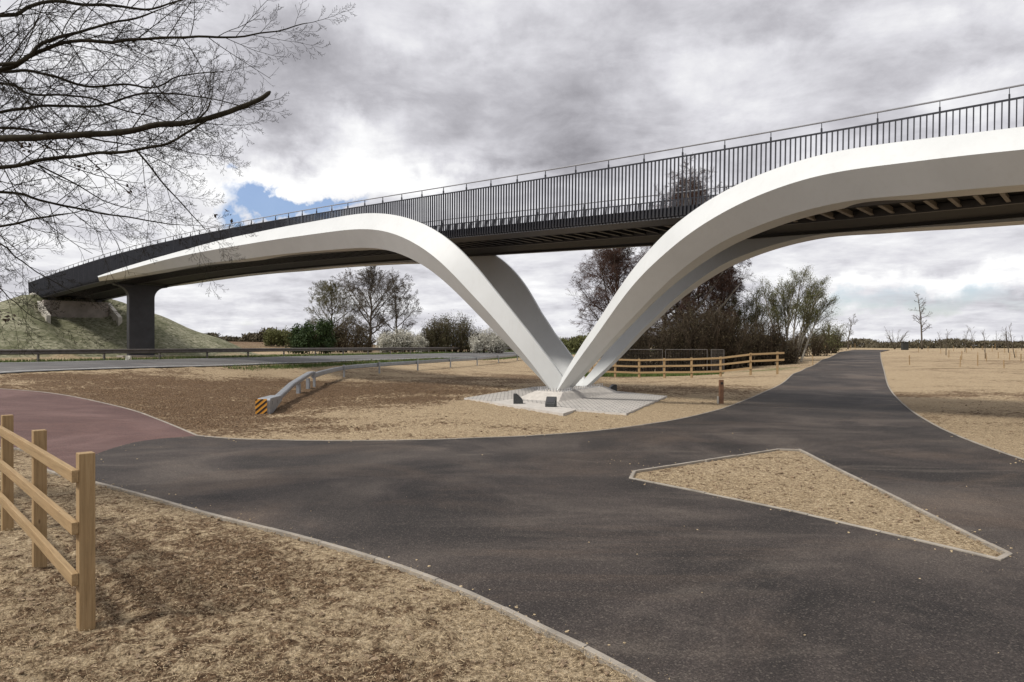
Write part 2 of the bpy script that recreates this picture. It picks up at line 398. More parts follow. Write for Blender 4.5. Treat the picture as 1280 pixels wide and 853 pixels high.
def inside(q, poly):
    P = np.array([(p[0], p[1]) for p in poly]); q = np.asarray(q); r = np.zeros(len(q), bool)
    x, y = q[:, 0], q[:, 1]
    for i in range(len(P)):
        x1, y1 = P[i]; x2, y2 = P[(i + 1) % len(P)]
        if y1 == y2: continue
        c = ((y1 > y) != (y2 > y)) & (x < (x2 - x1) * (y - y1) / (y2 - y1) + x1); r ^= c
    return r
def seg_dist(q, poly, closed=True):
    P = np.array([(p[0], p[1]) for p in poly]); q = np.asarray(q); best = np.full(len(q), 1e9)
    for i in range(len(P) if closed else len(P) - 1):
        a, b = P[i], P[(i + 1) % len(P)]; ab = b - a; l = (ab ** 2).sum()
        if l < 1e-12: continue
        t = np.clip(((q - a) @ ab) / l, 0, 1); dd = np.hypot(*(q - a - t[:, None] * ab).T); best = np.minimum(best, dd)
    return best
tag(sheet('footpath', path_poly, M['asphalt'], .02, isl_d, 1.0), kind='structure')
tag(sheet('red_path', red_poly, M['redasphalt'], .019, None, 1.0), kind='structure')
def kerb(name, lists, w=.06, top=.034, seg=.9):
    mb = MB()
    for pts, side in lists:
        P = [Vector(p) for p in pts]
        # cut into blocks of length seg
        acc = [0]
        for i in range(1, len(P)): acc.append(acc[-1] + (P[i] - P[i - 1]).length)
        def at(s):
            for i in range(1, len(P)):
                if s <= acc[i]: return P[i - 1].lerp(P[i], (s - acc[i - 1]) / max(acc[i] - acc[i - 1], 1e-9))
            return P[-1]
        s = 0
        while s < acc[-1] - .05:
            e = min(s + seg, acc[-1]); ss = [s + .004 + (e - s - .008) * k / 2 for k in range(3)]
            secs = []; dz = random.uniform(-.003, .004)
            for k, u in enumerate(ss):
                a = at(u); b = at(min(u + .05, acc[-1])); c = at(max(u - .05, 0)); d = (b - c).normalized(); nn = Vector((-d.y, d.x)) * side
                i0 = a; i1 = a + nn * w; z = h1(a.x, a.y)
                secs.append([(i0.x, i0.y, z - .1), (i1.x, i1.y, z - .1), (i1.x, i1.y, z + top + dz - .004), (i1.x - nn.x * .008, i1.y - nn.y * .008, z + top + dz), (i0.x + nn.x * .008, i0.y + nn.y * .008, z + top + dz), (i0.x, i0.y, z + top + dz - .004)])
            mb.loft(secs); s = e
    return tag(mb.build(name, M['kerb']), kind='structure')
kerb('kerb_edging', [(upper, 1), (right, 1), (lower, -1), (redup, 1), (redlow, -1)], .055)
kerb('island_kerb', [(dense([isl[a], isl[b]], .3), -1) for a, b in zip(range(len(isl)), list(range(1, len(isl))) + [0])], .055, .034, .9)

# ground sheet
def lines(segs):
    out = [segs[0][0]]
    for a, b, s0, s1 in segs:
        x = a
        while x < b - 1e-6:
            k = (x - a) / (b - a); x += s0 + (s1 - s0) * k; out.append(min(x, b))
    return np.array(out)
gx = np.unique(np.r_[-lines([(7, 25, .10, .4), (25, 80, .4, 2.2), (80, 1400, 2.5, 160)])[::-1], lines([(-7, 7, .085, .085)]), lines([(7, 25, .10, .4), (25, 80, .4, 2.2), (80, 1400, 2.5, 160)])])
gy = np.unique(np.r_[-lines([(2, 60, 1.5, 8)])[::-1], lines([(-2, 2.5, .5, .3), (2.5, 9, .07, .10), (9, 25, .10, .2), (25, 60, .22, .5), (60, 130, .6, 3), (130, 2500, 4, 260)])])
GX, GY = np.meshgrid(gx, gy); q = np.c_[GX.ravel(), GY.ravel()]
z = height(q[:, 0], q[:, 1])
inp = (inside(q, path_poly) & ~inside(q, isl_d)) | inside(q, red_poly)
near = (np.abs(q[:, 0]) < 75) & (q[:, 1] < 130) & (q[:, 1] > -5)
dist = np.full(len(q), 9.0); idx = np.where(near)[0]
dist[idx] = np.minimum(seg_dist(q[idx], path_poly[::2]), seg_dist(q[idx], red_poly[::2])); dist[idx] = np.minimum(dist[idx], seg_dist(q[idx], isl_d))
nz = np.zeros(len(q)); clod = np.zeros(len(q))
for i in idx:
    x, y = q[i]
    if y < 45 and abs(x) < 32:
        v = Vector((x, y, 0))
        nz[i] = noise.fractal(v * 1.3, 1.0, 2.0, 3) * .018
        clod[i] = max(0, noise.fractal(v * 5.5, .8, 2.1, 3)) * .04 + noise.noise(v * 17) * .014 + noise.noise(v * 33) * .008
fade = np.clip((dist - .06) / .5, 0, 1)
z = z + np.where(inp, -.05, (nz * np.clip(dist / 1.5, 0, 1) + clod * fade) + np.where(dist < .12, -.002, .006))
# what covers the ground where: r = bare brown soil plus painted shade by the near fence, g = green grass, b = pale mown bank
kinds = np.zeros((len(q), 4)); kinds[:, 3] = 1
xx, yy = q[:, 0].copy(), q[:, 1].copy()
for i in idx:
    v = Vector((q[i, 0] * .22, q[i, 1] * .22, 3)); xx[i] += noise.fractal(v, .6, 2.2, 4) * 3.2; yy[i] += noise.fractal(v + Vector((7, 3, 1)), .6, 2.2, 4) * 2.6
def blob(cx, cy, rx, ry, ang=0):
    c, s = math.cos(ang), math.sin(ang); a = (xx - cx) * c + (yy - cy) * s; b = -(xx - cx) * s + (yy - cy) * c
    return np.exp(-((a / rx) ** 2 + (b / ry) ** 2))
s_road = (q[:, 0] - RP.x) * RD.x + (q[:, 1] - RP.y) * RD.y; w_road = (q[:, 0] - RP.x) * RN.x + (q[:, 1] - RP.y) * RN.y
r = .30 + .5 * ((yy > 125) & (xx < 0)) + .3 * blob(-9, 27, 9, 7) + .15 * blob(25, 60, 30, 12) + .70 * blob(-12, 24, 9, 9) + .5 * blob(-17, 30, 6, 7) + .6 * blob(-5, 34, 8, 4.5, -.2) + .45 * blob(-2, 45, 9, 7) + .38 * blob(-4.4, 6, 1.9, 3.5, .5) + .28 * blob(-2.2, 4, 1.6, 2.2)  # brown soil; the last two patches also carry foreground shade by the fence
r += .40 * blob(9, 32, 7, 2.6, .1) + .30 * blob(12.5, 27, 5, 1.5, .5) + .42 * blob(24, 28.5, 9, 1.6, -.12) + .36 * blob(34, 28, 9, 1.8, -.1) + .2 * blob(60, 60, 22, 10) + .25 * blob(-6.5, 19, 5, 2) - .25 * blob(-2, 23, 5, 3.5) - .2 * blob(2, 22, 8, 2.5)
g = np.zeros(len(q))
g += .75 * np.exp(-((w_road + 1.2) / 1.3) ** 2) * (s_road > -2) + .9 * np.exp(-((w_road - 13.0) / 1.6) ** 2) + .6 * (w_road > 15) * (w_road < 24) * (s_road > 5)
g += .62 * blob(9, 55, 8, 6) + .55 * blob(20.5, 54, 2.2, 8, -.3)
g += .42 * ((yy > 135) | (xx < -75)) * (1 - .8 * blob(60, 110, 60, 45))
t_ = (xx - B0.x) * U.x + (yy - B0.y) * U.y; d_ = (xx - B0.x) * NN.x + (yy - B0.y) * NN.y
md = np.hypot(np.maximum(66.5 - t_, 0), np.maximum(np.maximum(-.6 - d_, d_ - (WID + .6)), 0))
b_ = np.clip((17.0 - md + (xx - q[:, 0]) * .6) / 2, 0, 1)
farbrown = blob(-95, 230, 40, 60)
kinds[:, 0] = np.clip(r + .6 * farbrown, 0, 1); kinds[:, 1] = np.clip(g - .7 * farbrown, 0, 1) * (1 - b_); kinds[:, 2] = b_
z = z + np.where(inp, 0, clod * fade * np.clip(kinds[:, 0] - .25, 0, 1) * 2.2)
ny, nx = GX.shape; ii = np.arange(nx * ny).reshape(ny, nx)
faces = np.stack([ii[:-1, :-1], ii[:-1, 1:], ii[1:, 1:], ii[1:, :-1]], -1).reshape(-1, 4)
gob = mesh_obj('ground', np.c_[q, z], faces, M['ground'], smooth=True); tag(gob, kind='structure')
ca = gob.data.color_attributes.new('kinds', 'FLOAT_COLOR', 'POINT'); ca.data.foreach_set('color', kinds.ravel())

# main road
def strip(name, s0, s1, w0, w1, mat, off, step=2):
    ss = np.arange(s0, s1 + .1, step); ws = np.linspace(w0, w1, max(2, int(abs(w1 - w0) / 1.5) + 1))
    v = []; f = []
    for s in ss:
        for w in ws:
            x, y = rp(s, w); v.append((x, y, h1(x, y) + off))
    k = len(ws)
    for i in range(len(ss) - 1):
        for j in range(k - 1): f.append((i * k + j, (i + 1) * k + j, (i + 1) * k + j + 1, i * k + j + 1))
    return tag(mesh_obj(name, v, [q[::-1] for q in f], mat), kind='structure')
strip('main_road', -60, 150, 0, 11, M['road'], .06)
M['paint'] = basic('worn_road_paint', (.62, .61, .58), .7, 0, .25, 4)
strip('road_marking', -60, 150, 10.4, 10.55, M['paint'], .066)
strip('road_marking', -60, 150, .45, .6, M['paint'], .066)

# paving under the V legs
def flat_poly(name, pts, z0, z1, mat, org=None):
    c = Vector((sum(p[0] for p in pts) / len(pts), sum(p[1] for p in pts) / len(pts), 0))
    e = mesh_obj(name, [(p[0] - c.x, p[1] - c.y, z0) for p in pts] + [(p[0] - c.x, p[1] - c.y, z1) for p in pts],
                 [tuple(range(len(pts)))[::-1], tuple(range(len(pts), 2 * len(pts)))] + [(i, (i + 1) % len(pts), len(pts) + (i + 1) % len(pts), len(pts) + i) for i in range(len(pts))], mat)
    bm = bmesh.new(); bm.from_mesh(e.data); bmesh.ops.recalc_face_normals(bm, faces=bm.faces); bm.to_mesh(e.data); bm.free()
    e.location = c; return e
def up(px, py, z): Y = (H - z) * F / (py - CY); return ((px - CX) / F * Y, Y)
pad = flat_poly('paving', [up(580, 497.6, .07), up(612, 501.8, .07), up(719.5, 512.2, .07), up(783, 517, .07), up(834, 495, .07), up(700, 482.3, .07), up(668, 483.5, .07)], -.12, .07, M['paver'])
tag(pad, kind='structure'); pad.data.materials.append(M['concrete'])
for f in pad.data.polygons:
    if f.normal.z < .5: f.material_index = 1
tag(flat_poly('concrete_pavement', [up(612, 502.5, .09), up(704, 517, .09), up(720, 512, .09), up(640, 499, .09)], -.12, .09, M['concrete']), kind='structure')

# ------------------------------------------------------------------ the bridge
_t = np.array([-16, -14.8, -12, -5.1, 0, 4.7, 10.2, 21.2, 30.9, 39.3, 47.7, 57.5, 69.8]); _z = np.array([8.12, 8.16, 8.21, 8.51, 8.68, 8.86, 9.09, 9.53, 9.78, 9.81, 9.71, 9.46, 9.10])
_pf = np.polyfit(_t, _z, 4)
def zr(t):
    if t < -16: return float(np.polyval(_pf, -16)) + (t + 16) * .035
    return float(np.polyval(_pf, t))
T0, T1 = -42.0, 69.8
bridge = empty('footbridge', (2.5, 28.0, 0))
tag(bridge, 'white and black steel footbridge on V shaped curved legs crossing over the road', 'bridge')
def yline(px): return 25122.0 / (px + 308)
def unproj(px, py, dfun, iters=12):
    """point on the bridge side surface (offset d inward from the near edge, may depend on height)"""
    d = dfun(6.0); rx = (px - CX) / F
    for _ in range(iters):
        Y = (26.5 * NN.y + d) / (NN.x * rx + NN.y); z = H + (CY - py) / F * Y
        d = .5 * d + .5 * dfun(z)
    X = rx * Y; t = (X - B0.x) * U.x + (Y - B0.y) * U.y
    return t, d, z
def legd(z, foot, topd):
    k = min(1, max(0, (6.1 - z) / 5.8)); k = k * (.35 + .65 * k)
    return topd + (foot - topd) * k
R_T = [(694, 487), (714.3, 452), (732.6, 422.5), (750, 398), (761, 380), (782.2, 348.5), (799, 326.7), (823, 300), (840, 284), (860, 268.3), (881, 253.5), (906.4, 238.7), (930.4, 226.7), (958.5, 214.8), (986.7, 205), (1010, 198), (1040, 190.5), (1080, 183.5), (1120, 178), (1204, 167.7), (1280, 158.3)]
R_A = [(696.5, 489), (718.5, 456), (745.6, 419.6), (761, 397), (782.2, 367.5), (803.3, 342.2), (824.4, 323.2), (840, 309), (860, 292.9), (881, 279), (906.4, 264), (930.4, 252), (958.5, 240), (986.7, 230), (1010, 223), (1036, 217), (1078.5, 210), (1120, 204.9), (1204, 194.8), (1280, 187)]
R_B = [(706, 490), (730, 463), (768.8, 420), (796.3, 391.5), (824.4, 362), (852.6, 336.6), (880.7, 316), (898, 305), (916.3, 295.7), (944.4, 283.7), (979.6, 271), (1015, 261), (1057, 252), (1099.6, 247), (1140, 243.8), (1204, 237.4), (1280, 231)]
L_T = [(713, 487), (701.6, 468), (683, 445), (665, 421), (645, 396), (630.4, 377.3), (616.3, 360.4), (602, 342), (588, 326), (574, 311), (563.8, 302), (552.6, 293.2), (538.5, 284.2), (524.4, 277.7), (510.4, 272.4), (496.3, 269), (480, 266.9), (461, 266.2), (440.7, 268.3), (398.5, 275.8), (356.3, 283.3), (328, 289), (286.7, 297.7), (258.5, 304.7), (223.3, 314.6), (188, 324.4), (150, 335.8), (122, 345.4)]
L_A = [(689, 488), (662, 450.5), (648, 435), (634, 417.5), (616, 396.5), (602, 381), (588, 366.2), (574, 351), (560, 336), (552.6, 328.9), (541.3, 319), (527.3, 309), (513.2, 300.5), (496.3, 292.8), (479.4, 287.6), (461, 285.4), (440, 286.6), (426.7, 288), (384.4, 293.9), (342, 299.8), (300, 306.8), (244.4, 316.3), (202, 325.8), (160, 337.4), (122.6, 347)]
L_B = [(687.5, 488), (676.3, 474.6), (662, 459.5), (648, 445), (634, 431), (613.5, 410), (602, 398.4), (588, 383.5), (574, 369.5), (560, 356), (541, 340), (524.4, 329), (510.4, 321.8), (496.3, 316.0), (479.4, 311.7), (461, 309.8), (440, 310.6), (426.7, 311.5), (384.4, 315), (342, 319.2), (300, 324.8), (272.6, 327.5), (230.4, 333.2), (188, 340.5), (160, 346), (124, 351.8)]
def smooth_pl(pts, n):
    P = np.array(pts, float); s = np.r_[0, np.cumsum(np.hypot(*np.diff(P, axis=0).T))]; u = np.linspace(0, s[-1], n)
    c = catmull(pts, 2.0); C = np.array(c); sc_ = np.r_[0, np.cumsum(np.hypot(*np.diff(C, axis=0).T))]; u = np.linspace(0, sc_[-1], n)
    out = np.c_[np.interp(u, sc_, C[:, 0]), np.interp(u, sc_, C[:, 1])]
    for _ in range(12):
        out[1:-1] = .25 * out[:-2] + .5 * out[1:-1] + .25 * out[2:]
    return out
def beam_sections(T, A, B, ext):
    n = 110; tt = smooth_pl(T, 400); aa = smooth_pl(A, n); bb = smooth_pl(B, 400)
    secs = []; lt = lb = 0
    for i, a in enumerate(aa):
        if i == 0: jt, jb = 0, 0
        elif i == n - 1: jt, jb = 399, 399
        else:
            jt = int(np.argmin(((tt - a) ** 2).sum(1))); jb = int(np.argmin(((bb - a) ** 2).sum(1)))
            jt = max(jt, lt); jb = max(jb, lb)
        lt, lb = jt, jb
        pT = unproj(*tt[jt], lambda z: legd(z, 1.35, -.08)); pA = unproj(*a, lambda z: legd(z, 1.12, -.52)); pB = unproj(*bb[jb], lambda z: legd(z, 1.35, .0))
        secs.append([pT, pA, pB])
    S = np.array(secs)
    for _ in range(6): S[1:-1] = .25 * S[:-2] + .5 * S[1:-1] + .25 * S[2:]
    out = []
    for k, (pT, pA, pB) in enumerate(S):
        zz = pB[2]; wk = .85 - .15 * min(1, max(0, (6 - zz) / 5)); wb = float(np.interp(zz, [.3, 3.5, 5.2, 6.0], [.32, .40, .80, .88]))
        if ext == 0: e = min(1, (len(S) - 1 - k) / 12); wk *= .4 + .6 * e; wb *= .4 + .6 * e
        C = (pB[0], pB[1] + wb, pB[2]); D = (pT[0], pT[1] + .10, pT[2] - .01)
        out.append([tuple(pT), tuple(pA), tuple(pB), C, D])
    if ext:
        last = out[-1]; t_end = last[0][0]
        for k in range(1, 27):
            dt = -k * 1.0
            out.append([(t_end + (p[0] - last[0][0]) * 1 + dt, p[1], p[2] + zr(t_end + dt) - zr(t_end)) for p in last])
    return out
secR = beam_sections(R_T, R_A, R_B, 1); secL = beam_sections(L_T, L_A, L_B, 0)
def far_side(p, left):
    # the far pair of legs is set out on a slight skew and comes in further at the foot
    t, d, z = p; k = min(1, max(0, (6.1 - z) / 5.8)); k = k * (.35 + .65 * k)
    sh = float(np.interp(z, [.3, 1.2, 2.7, 3.7, 6.0], [.75, 1.1, 1.85, 2.15, 2.3])) + (float(np.interp(z, [.3, 2.5], [.3, .5])) if left else 0)
    return bp(t + sh, WID - (d + .9 * k), z)
for (secs, mirror, lab) in ((secR, 0, 'right hand near beam sweeping up from the base'), (secL, 0, 'left hand near beam reaching over the road to the black pier'),
                            (secR, 1, 'right hand far beam in shade under the deck'), (secL, 1, 'left hand far beam seen from underneath')):
    mb = MB(); mb.loft([[far_side(p, secs is secL) if mirror else bp(*p) for p in s] for s in secs])
    o = mb.build('arched_beam', M['white'], bridge, True); tag(o, lab)
    o.modifiers.new('edge', 'EDGE_SPLIT').split_angle = math.radians(14)
# deck, underside, edge plates
ts = np.arange(T0, T1 + .01, .7)
def ribbon(name, prof, mat, t0=T0, t1=T1, step=.7, caps=True):
    mb = MB(); tt = np.linspace(t0, t1, max(2, int((t1 - t0) / step) + 1))
    mb.loft([[bp(t, d, zr(t) + z) for d, z in prof] for t in tt], True, caps)
    return mb.build(name, mat, bridge)
ribbon('deck', [(.12, -1.86), (WID - .12, -1.86), (WID - .12, -2.0), (.12, -2.0)], M['deckblack'])
for sgn in (0, 1):
    m = (lambda d: WID - d) if sgn else (lambda d: d)
    ribbon('edge_upstand', [(m(.06), -1.84), (m(.20), -1.84), (m(.20), -2.13), (m(.06), -2.13)], M['black'])
    ribbon('edge_plate', [(m(.10), -2.135), (m(.09), -2.19), (m(.9), -2.26), (m(.9), -2.235)], M['soffit'])
    ribbon('edge_girder', [(m(.905), -2.005), (m(.93), -2.005), (m(.93), -2.27), (m(.905), -2.27)], M['deckblack'])
ribbon('spine_beam', [(2.95, -2.02), (3.05, -2.02), (3.05, -2.235), (2.95, -2.235)], M['soffit'])
ribbon('soffit_panel', [(3.06, -2.12), (WID - .94, -2.12), (WID - .94, -2.18), (3.06, -2.18)], M['deckblack'])
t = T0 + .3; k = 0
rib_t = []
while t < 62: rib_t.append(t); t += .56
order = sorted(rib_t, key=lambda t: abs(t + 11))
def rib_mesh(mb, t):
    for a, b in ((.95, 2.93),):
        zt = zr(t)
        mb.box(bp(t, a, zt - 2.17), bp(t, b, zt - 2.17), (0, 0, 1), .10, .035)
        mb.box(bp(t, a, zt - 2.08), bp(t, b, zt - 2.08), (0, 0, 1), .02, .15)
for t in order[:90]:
    mb = MB(); rib_mesh(mb, t); mb.build('cross_rib', M['rib'] if t < -5.5 else M['black'], bridge)  # ribs further left go black: shade under the deck put into their colour
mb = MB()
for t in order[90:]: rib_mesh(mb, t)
tag(mb.build('cross_ribs', M['black'], bridge), kind='stuff')  # remaining ribs take the same black, deck shade held in the colour
# parapets: solid-looking at a glancing angle because each bar is deeper than it is thick
def parapet(sgn):
    m = (lambda d: WID - d) if sgn else (lambda d: d)
    par = ribbon('parapet', [(m(-.06), -.31), (m(-.01), -.31), (m(-.01), -.27), (m(-.06), -.27)], M['bar'])
    mb = MB()
    post_t = np.arange(T1 - .1, T0, -1.4)
    for pt in post_t:
        for j in range(1, 10):
            t = pt - .14 * j
            if t < T0: break
            z = zr(t); sl = (zr(t + .1) - zr(t - .1)) / .2
            top = bp(t - sl * 1.2 * 0, m(-.035), z - .30); tb = t + sl * 1.8
            zb = zr(tb)
            bot = bp(tb, m(.035), zb - 2.05); ft = bp(tb, m(.075), zb - 2.16)
            n3 = Vector((NN.x, NN.y, 0))
            mb.box(top, bot, n3, .022, .066)
            mb.box(bot, ft, n3, .022, .066)
    o = mb.build('railing_bars', M['bar'], par)
    mb = MB(); mb.tube([bp(t, m(-.03), zr(t)) for t in np.arange(T0, T1, .7)], .024, 8); mb.build('handrail', M['rail'], par)
    for pt in post_t:
        z = zr(pt); sl = (zr(pt + .1) - zr(pt - .1)) / .2; tb = pt + sl * 1.8; zb = zr(tb)
        mb = MB(); n3 = Vector((NN.x, NN.y, 0))
        mb.box(bp(pt, m(-.035), z - .16), bp(tb, m(.04), zb - 2.12), n3, .034, .06)
        mb.box(bp(pt, m(-.035), z - .16), bp(pt, m(-.03), z - .03), n3, .012, .04)
        mb.build('post', M['bar'], par)
    return par
tag(parapet(0), 'near side parapet of dark upright bars'); tag(parapet(1), 'far side parapet of dark upright bars')
# pier
mb = MB(); tp = 46.8; prof = []
dc = WID / 2; zb, zt = .9, zr(tp) - 2.3
outl = [(-1.05, zb), (-1.05, zt - 1.15)] + [(-1.05 - 1.05 * (1 - math.cos(a)), zt - 1.15 + 1.0 * math.sin(a)) for a in np.linspace(.2, 1.57, 7)] + [(-2.3, zt)]
outl = outl + [(-x, z) for x, z in outl[::-1]]
A = [bp(tp - .32, dc + x, z) for x, z in outl]; B = [bp(tp + .32, dc + x, z) for x, z in outl]
mb.loft([A, B]); pier = mb.build('pier', M['black'], bridge); bevel(pier, .05, 3)
mb = MB(); mb.loft([[bp(tp + s * .75, dc + e, z) for s, e in ((-1, -1.7), (1, -1.7), (1, 1.7), (-1, 1.7))] for z in (.4, 1.22)]); bevel(mb.build('pier_base', M['abut'], bridge), .03)
# base of the V
mb = MB()
def rect(t0, t1, d0, d1, z): return [bp(t0, d0, z), bp(t1, d0, z), bp(t1, d1, z), bp(t0, d1, z)]
tc = -1.15
def skew(hw, d0, d1, z): return [bp(tc - .35 - hw, d0, z), bp(tc - .35 + hw, d0, z), bp(tc + .55 + hw, d1, z), bp(tc + .55 - hw, d1, z)]
mb.loft([skew(1.05, -.30, 5.15, .05), skew(1.0, -.25, 5.1, .09), skew(.66, .42, 4.55, .36)])
base = mb.build('concrete_base', M['concrete'], bridge); bevel(base, .02)
bolt0 = None
def bolt(tt, d):
    global bolt0
    if bolt0 is None:
        mb = MB(); mb.tube([(0, 0, -.03), (0, 0, .14)], .017, 6); mb.tube([(0, 0, 0), (0, 0, .045)], .036, 6)
        bolt0 = mesh_obj('anchor_bolt', mb.v, mb.f, M['bolt'], None); o = bolt0
    else: o = bolt0.copy(); COL.objects.link(o)
    o.parent = base; o.location = bp(tt, d, .36) - pmat(base).translation
for d in np.arange(.52, 4.5, .16):
    tcs = tc - .35 + .9 * (d - .42) / 4.13
    bolt(tcs - .58, d); bolt(tcs + .58, d)
for tt in np.arange(tc - .8, tc + .12, .15): bolt(tt, .5)
# abutment with wing walls
ta = 64.5; za = zr(ta) - 2.5
mb = MB(); mb.loft([rect(ta, ta + 1.2, .1, WID - .1, 3.6), rect(ta, ta + 1.2, .1, WID - .1, za)]); ab = mb.build('abutment', M['abut'], bridge); bevel(ab, .03)
for d in (.9, WID - .9):
    mb = MB(); mb.loft([rect(ta + .25, ta + .75, d - .25, d + .25, za), rect(ta + .25, ta + .75, d - .25, d + .25, za + .24)]); mb.build('bearing', M['black'], ab)
for d in (-.25, WID + .05):
    mb = MB()
    pr = [(ta + 3.6, 7.55), (ta + 2.6, 7.6), (ta + .2, 6.4), (ta - 2.6, 5.1), (ta - 2.6, 4.2), (ta + 3.6, 4.2)]
    mb.loft([[bp(t, d - .05, z) for t, z in pr], [bp(t, d + .35, z) for t, z in pr]]); bevel(mb.build('wing_wall', M['coping'], ab), .03)

# uplight housings round the base: dark wedge blocks
def wedge(px0, px1, yb, yt, ang, mirror, lab):
    Y = (H - .09) * F / (yb - CY); x = ((px0 + px1) / 2 - CX) / F * Y; w = (px1 - px0) / F * Y * .78; hh = (yb - yt) / F * Y; dd = w
    e = empty('floodlight', (x, Y + dd * .4, .072), ang); tag(e, lab, 'floodlight', 'wedge shaped floodlights round the bridge foot')
    s = -1 if mirror else 1; mb = MB()
    pr = [(-w / 2 * s, 0), (w / 2 * s, 0), (w / 2 * s, hh * .38), (-w / 2 * s + w * .35 * s, hh), (-w / 2 * s, hh)]
    mb.loft([[(a, -dd / 2, z) for a, z in pr], [(a, dd / 2, z) for a, z in pr]])
    o = mesh_obj('housing', mb.v, mb.f, M['granite'], None); o.parent = e
    bm = bmesh.new(); bm.from_mesh(o.data); bmesh.ops.recalc_face_normals(bm, faces=bm.faces); bm.to_mesh(o.data); bm.free(); bevel(o, .012)
    a = Vector((w / 2 * s, 0, hh * .38)); b = Vector((-w / 2 * s + w * .35 * s, 0, hh)); nrm = Vector((-(b - a).z, 0, (b - a).x)); nrm = nrm.normalized() * (1 if nrm.z > 0 else -1)
    mb = MB(); mb.box(a.lerp(b, .15) + nrm * .006, a.lerp(b, .85) + nrm * .006, nrm, dd * .7, .008)
    g = mesh_obj('glass', mb.v, mb.f, M['black'], None); g.parent = e
wedge(640, 655.5, 505, 492, .0, 0, 'dark wedge floodlight on the concrete strip, left of the bridge foot')
wedge(681, 697, 509, 496, math.radians(75), 1, 'dark blocky floodlight directly in front of the bridge foot')
wedge(759, 772, 490.5, 480.5, math.radians(10), 1, 'dark wedge floodlight behind the bridge foot by the right hand legs')

# ------------------------------------------------------------------ timber fences
def timber_fence(pts, hts, rails, label, side, post_w=.10, rail_over=.03, sag=None, rail_sz=(.09, .045), skip_last=()):
    P = [Vector(p) for p in pts]; e = empty('timber_fence', P[0]); tag(e, label, 'fence')
    n = len(P)
    for i, p in enumerate(P):
        d = (P[min(i + 1, n - 1)] - P[max(i - 1, 0)]).xy.normalized(); jx, jy = random.uniform(-.008, .008), random.uniform(-.008, .008)
        mb = MB(); mb.box(p - Vector((0, 0, .35)), p + Vector((jx, jy, hts)), Vector((d.x, d.y, 0)), post_w, post_w)
        o = mb.build('post', M['wood'], None); local_origin(o, p, e); bevel(o, .006)
    for r, z in enumerate(rails):
        last = n - 1 - (1 if r in skip_last else 0)
        # a rail spans two bays, ends butt on a post
        for i in range(0, last, 2):
            j = min(i + 2, last)
            for a, b in [(i, j)]:
                pa, pb = P[a], P[b]; d = (pb - pa).normalized(); nn = Vector((-d.y, d.x, 0)).normalized() * side
                ex0 = rail_over if a == 0 else -.004; ex1 = rail_over if b == last else -.004
                if r not in skip_last and b == n - 1: ex1 = rail_over * 4 if rail_over > .02 and len(skip_last) else rail_over
                zz = random.uniform(-.01, .01)
                off = nn * (post_w / 2 + rail_sz[1] / 2 + .002)
                mb = MB(); k = 6; A_ = pa - d * ex0; B_ = pb + d * ex1
                if j - i == 2:
                    Mid = P[i + 1].copy(); path = [A_, A_.lerp(Mid, .5), Mid, Mid.lerp(B_, .5), B_]
                else: path = [A_, A_.lerp(B_, .5), B_]
                secs = []
                for q in path:
                    c = q + off + Vector((0, 0, z + zz)); w2, h2 = rail_sz[1] / 2, rail_sz[0] / 2
                    secs.append([c - nn * w2 - Vector((0, 0, h2)), c + nn * w2 - Vector((0, 0, h2)), c + nn * w2 + Vector((0, 0, h2)), c - nn * w2 + Vector((0, 0, h2))])
                mb.loft(secs); o = mb.build('rail', M['wood'], None)
                local_origin(o, A_ + off, e, d); bevel(o, .005)
    return e
def local_origin(o, p, e, axis=None):
    """object origin at p and, for rails, local z along the grain so that the wood texture follows it"""
    p = Vector(p)
    if axis is None: rot = Vector((0, 0, 1)).to_track_quat('Z', 'Y').to_matrix().to_4x4()
    else: rot = axis.to_track_quat('Z', 'Y').to_matrix().to_4x4()
    from mathutils import Matrix
    m = Matrix.Translation(p) @ rot
    o.data.transform(m.inverted()); o.parent = e
    o.matrix_basis = e.matrix_basis.inverted() @ m
fp = [(-3.14, 5.03, 0), (-4.41, 6.37, 0), (-5.73, 7.75, 0), (-7.05, 9.12, .0), (-8.37, 10.5, .02)]
timber_fence(fp, 1.31, (1.15, .78, .41), 'pale post and rail fence close up, ending at the kerb of the dark path', 1, .105, .045)
fr = [(X_(740, 48), 48, -.1), (X_(769, 47), 47, -.1), (X_(799, 46), 46, -.12), (X_(830.5, 45), 45, -.06), (X_(864.6, 44), 44, -.01), (X_(900.8, 43), 43, .08), (X_(938.4, 42), 42, .32), (X_(971.6, 41.5), 41.5, .40)]
timber_fence(fr, 1.32, (1.22, .80, .38), 'three rail timber fence behind the bridge legs, climbing towards the path on the right', -1, .13, .10, rail_sz=(.12, .05), skip_last=(2,))
fm = []
for px, y in ((2, 89), (9, 88), (16, 87), (23, 86)):
    x = X_(px, y); fm.append((x, y, h1(x, y) - .05))
timber_fence(fm, 1.25, (1.1, .65), 'small timber fence on top of the grassy bank by the end of the bridge', -1, .13, .1)

# waymarker post
Y = 24.6; wx = X_(901.5, Y); e = empty('marker_post', (wx, Y, 0)); tag(e, 'short brown wooden marker post standing alone in straw beside the path', 'post')
mb = MB(); mb.box((wx, Y, -.2), (wx, Y, .86), (1, 0, 0), .145, .145); o = mb.build('post', M['bollard'], e); bevel(o, .012)
mb = MB(); mb.box((wx, Y - .076, .70), (wx, Y - .076, .78), (0, 1, 0), .09, .006); mb.build('way_disc', M['stripeblack'], e)
mb = MB(); mb.box((wx - .125, Y - .02, -.1), (wx - .125, Y - .02, .27), (1, 0, 0), .07, .05); mb.build('stub', M['coping'], e)

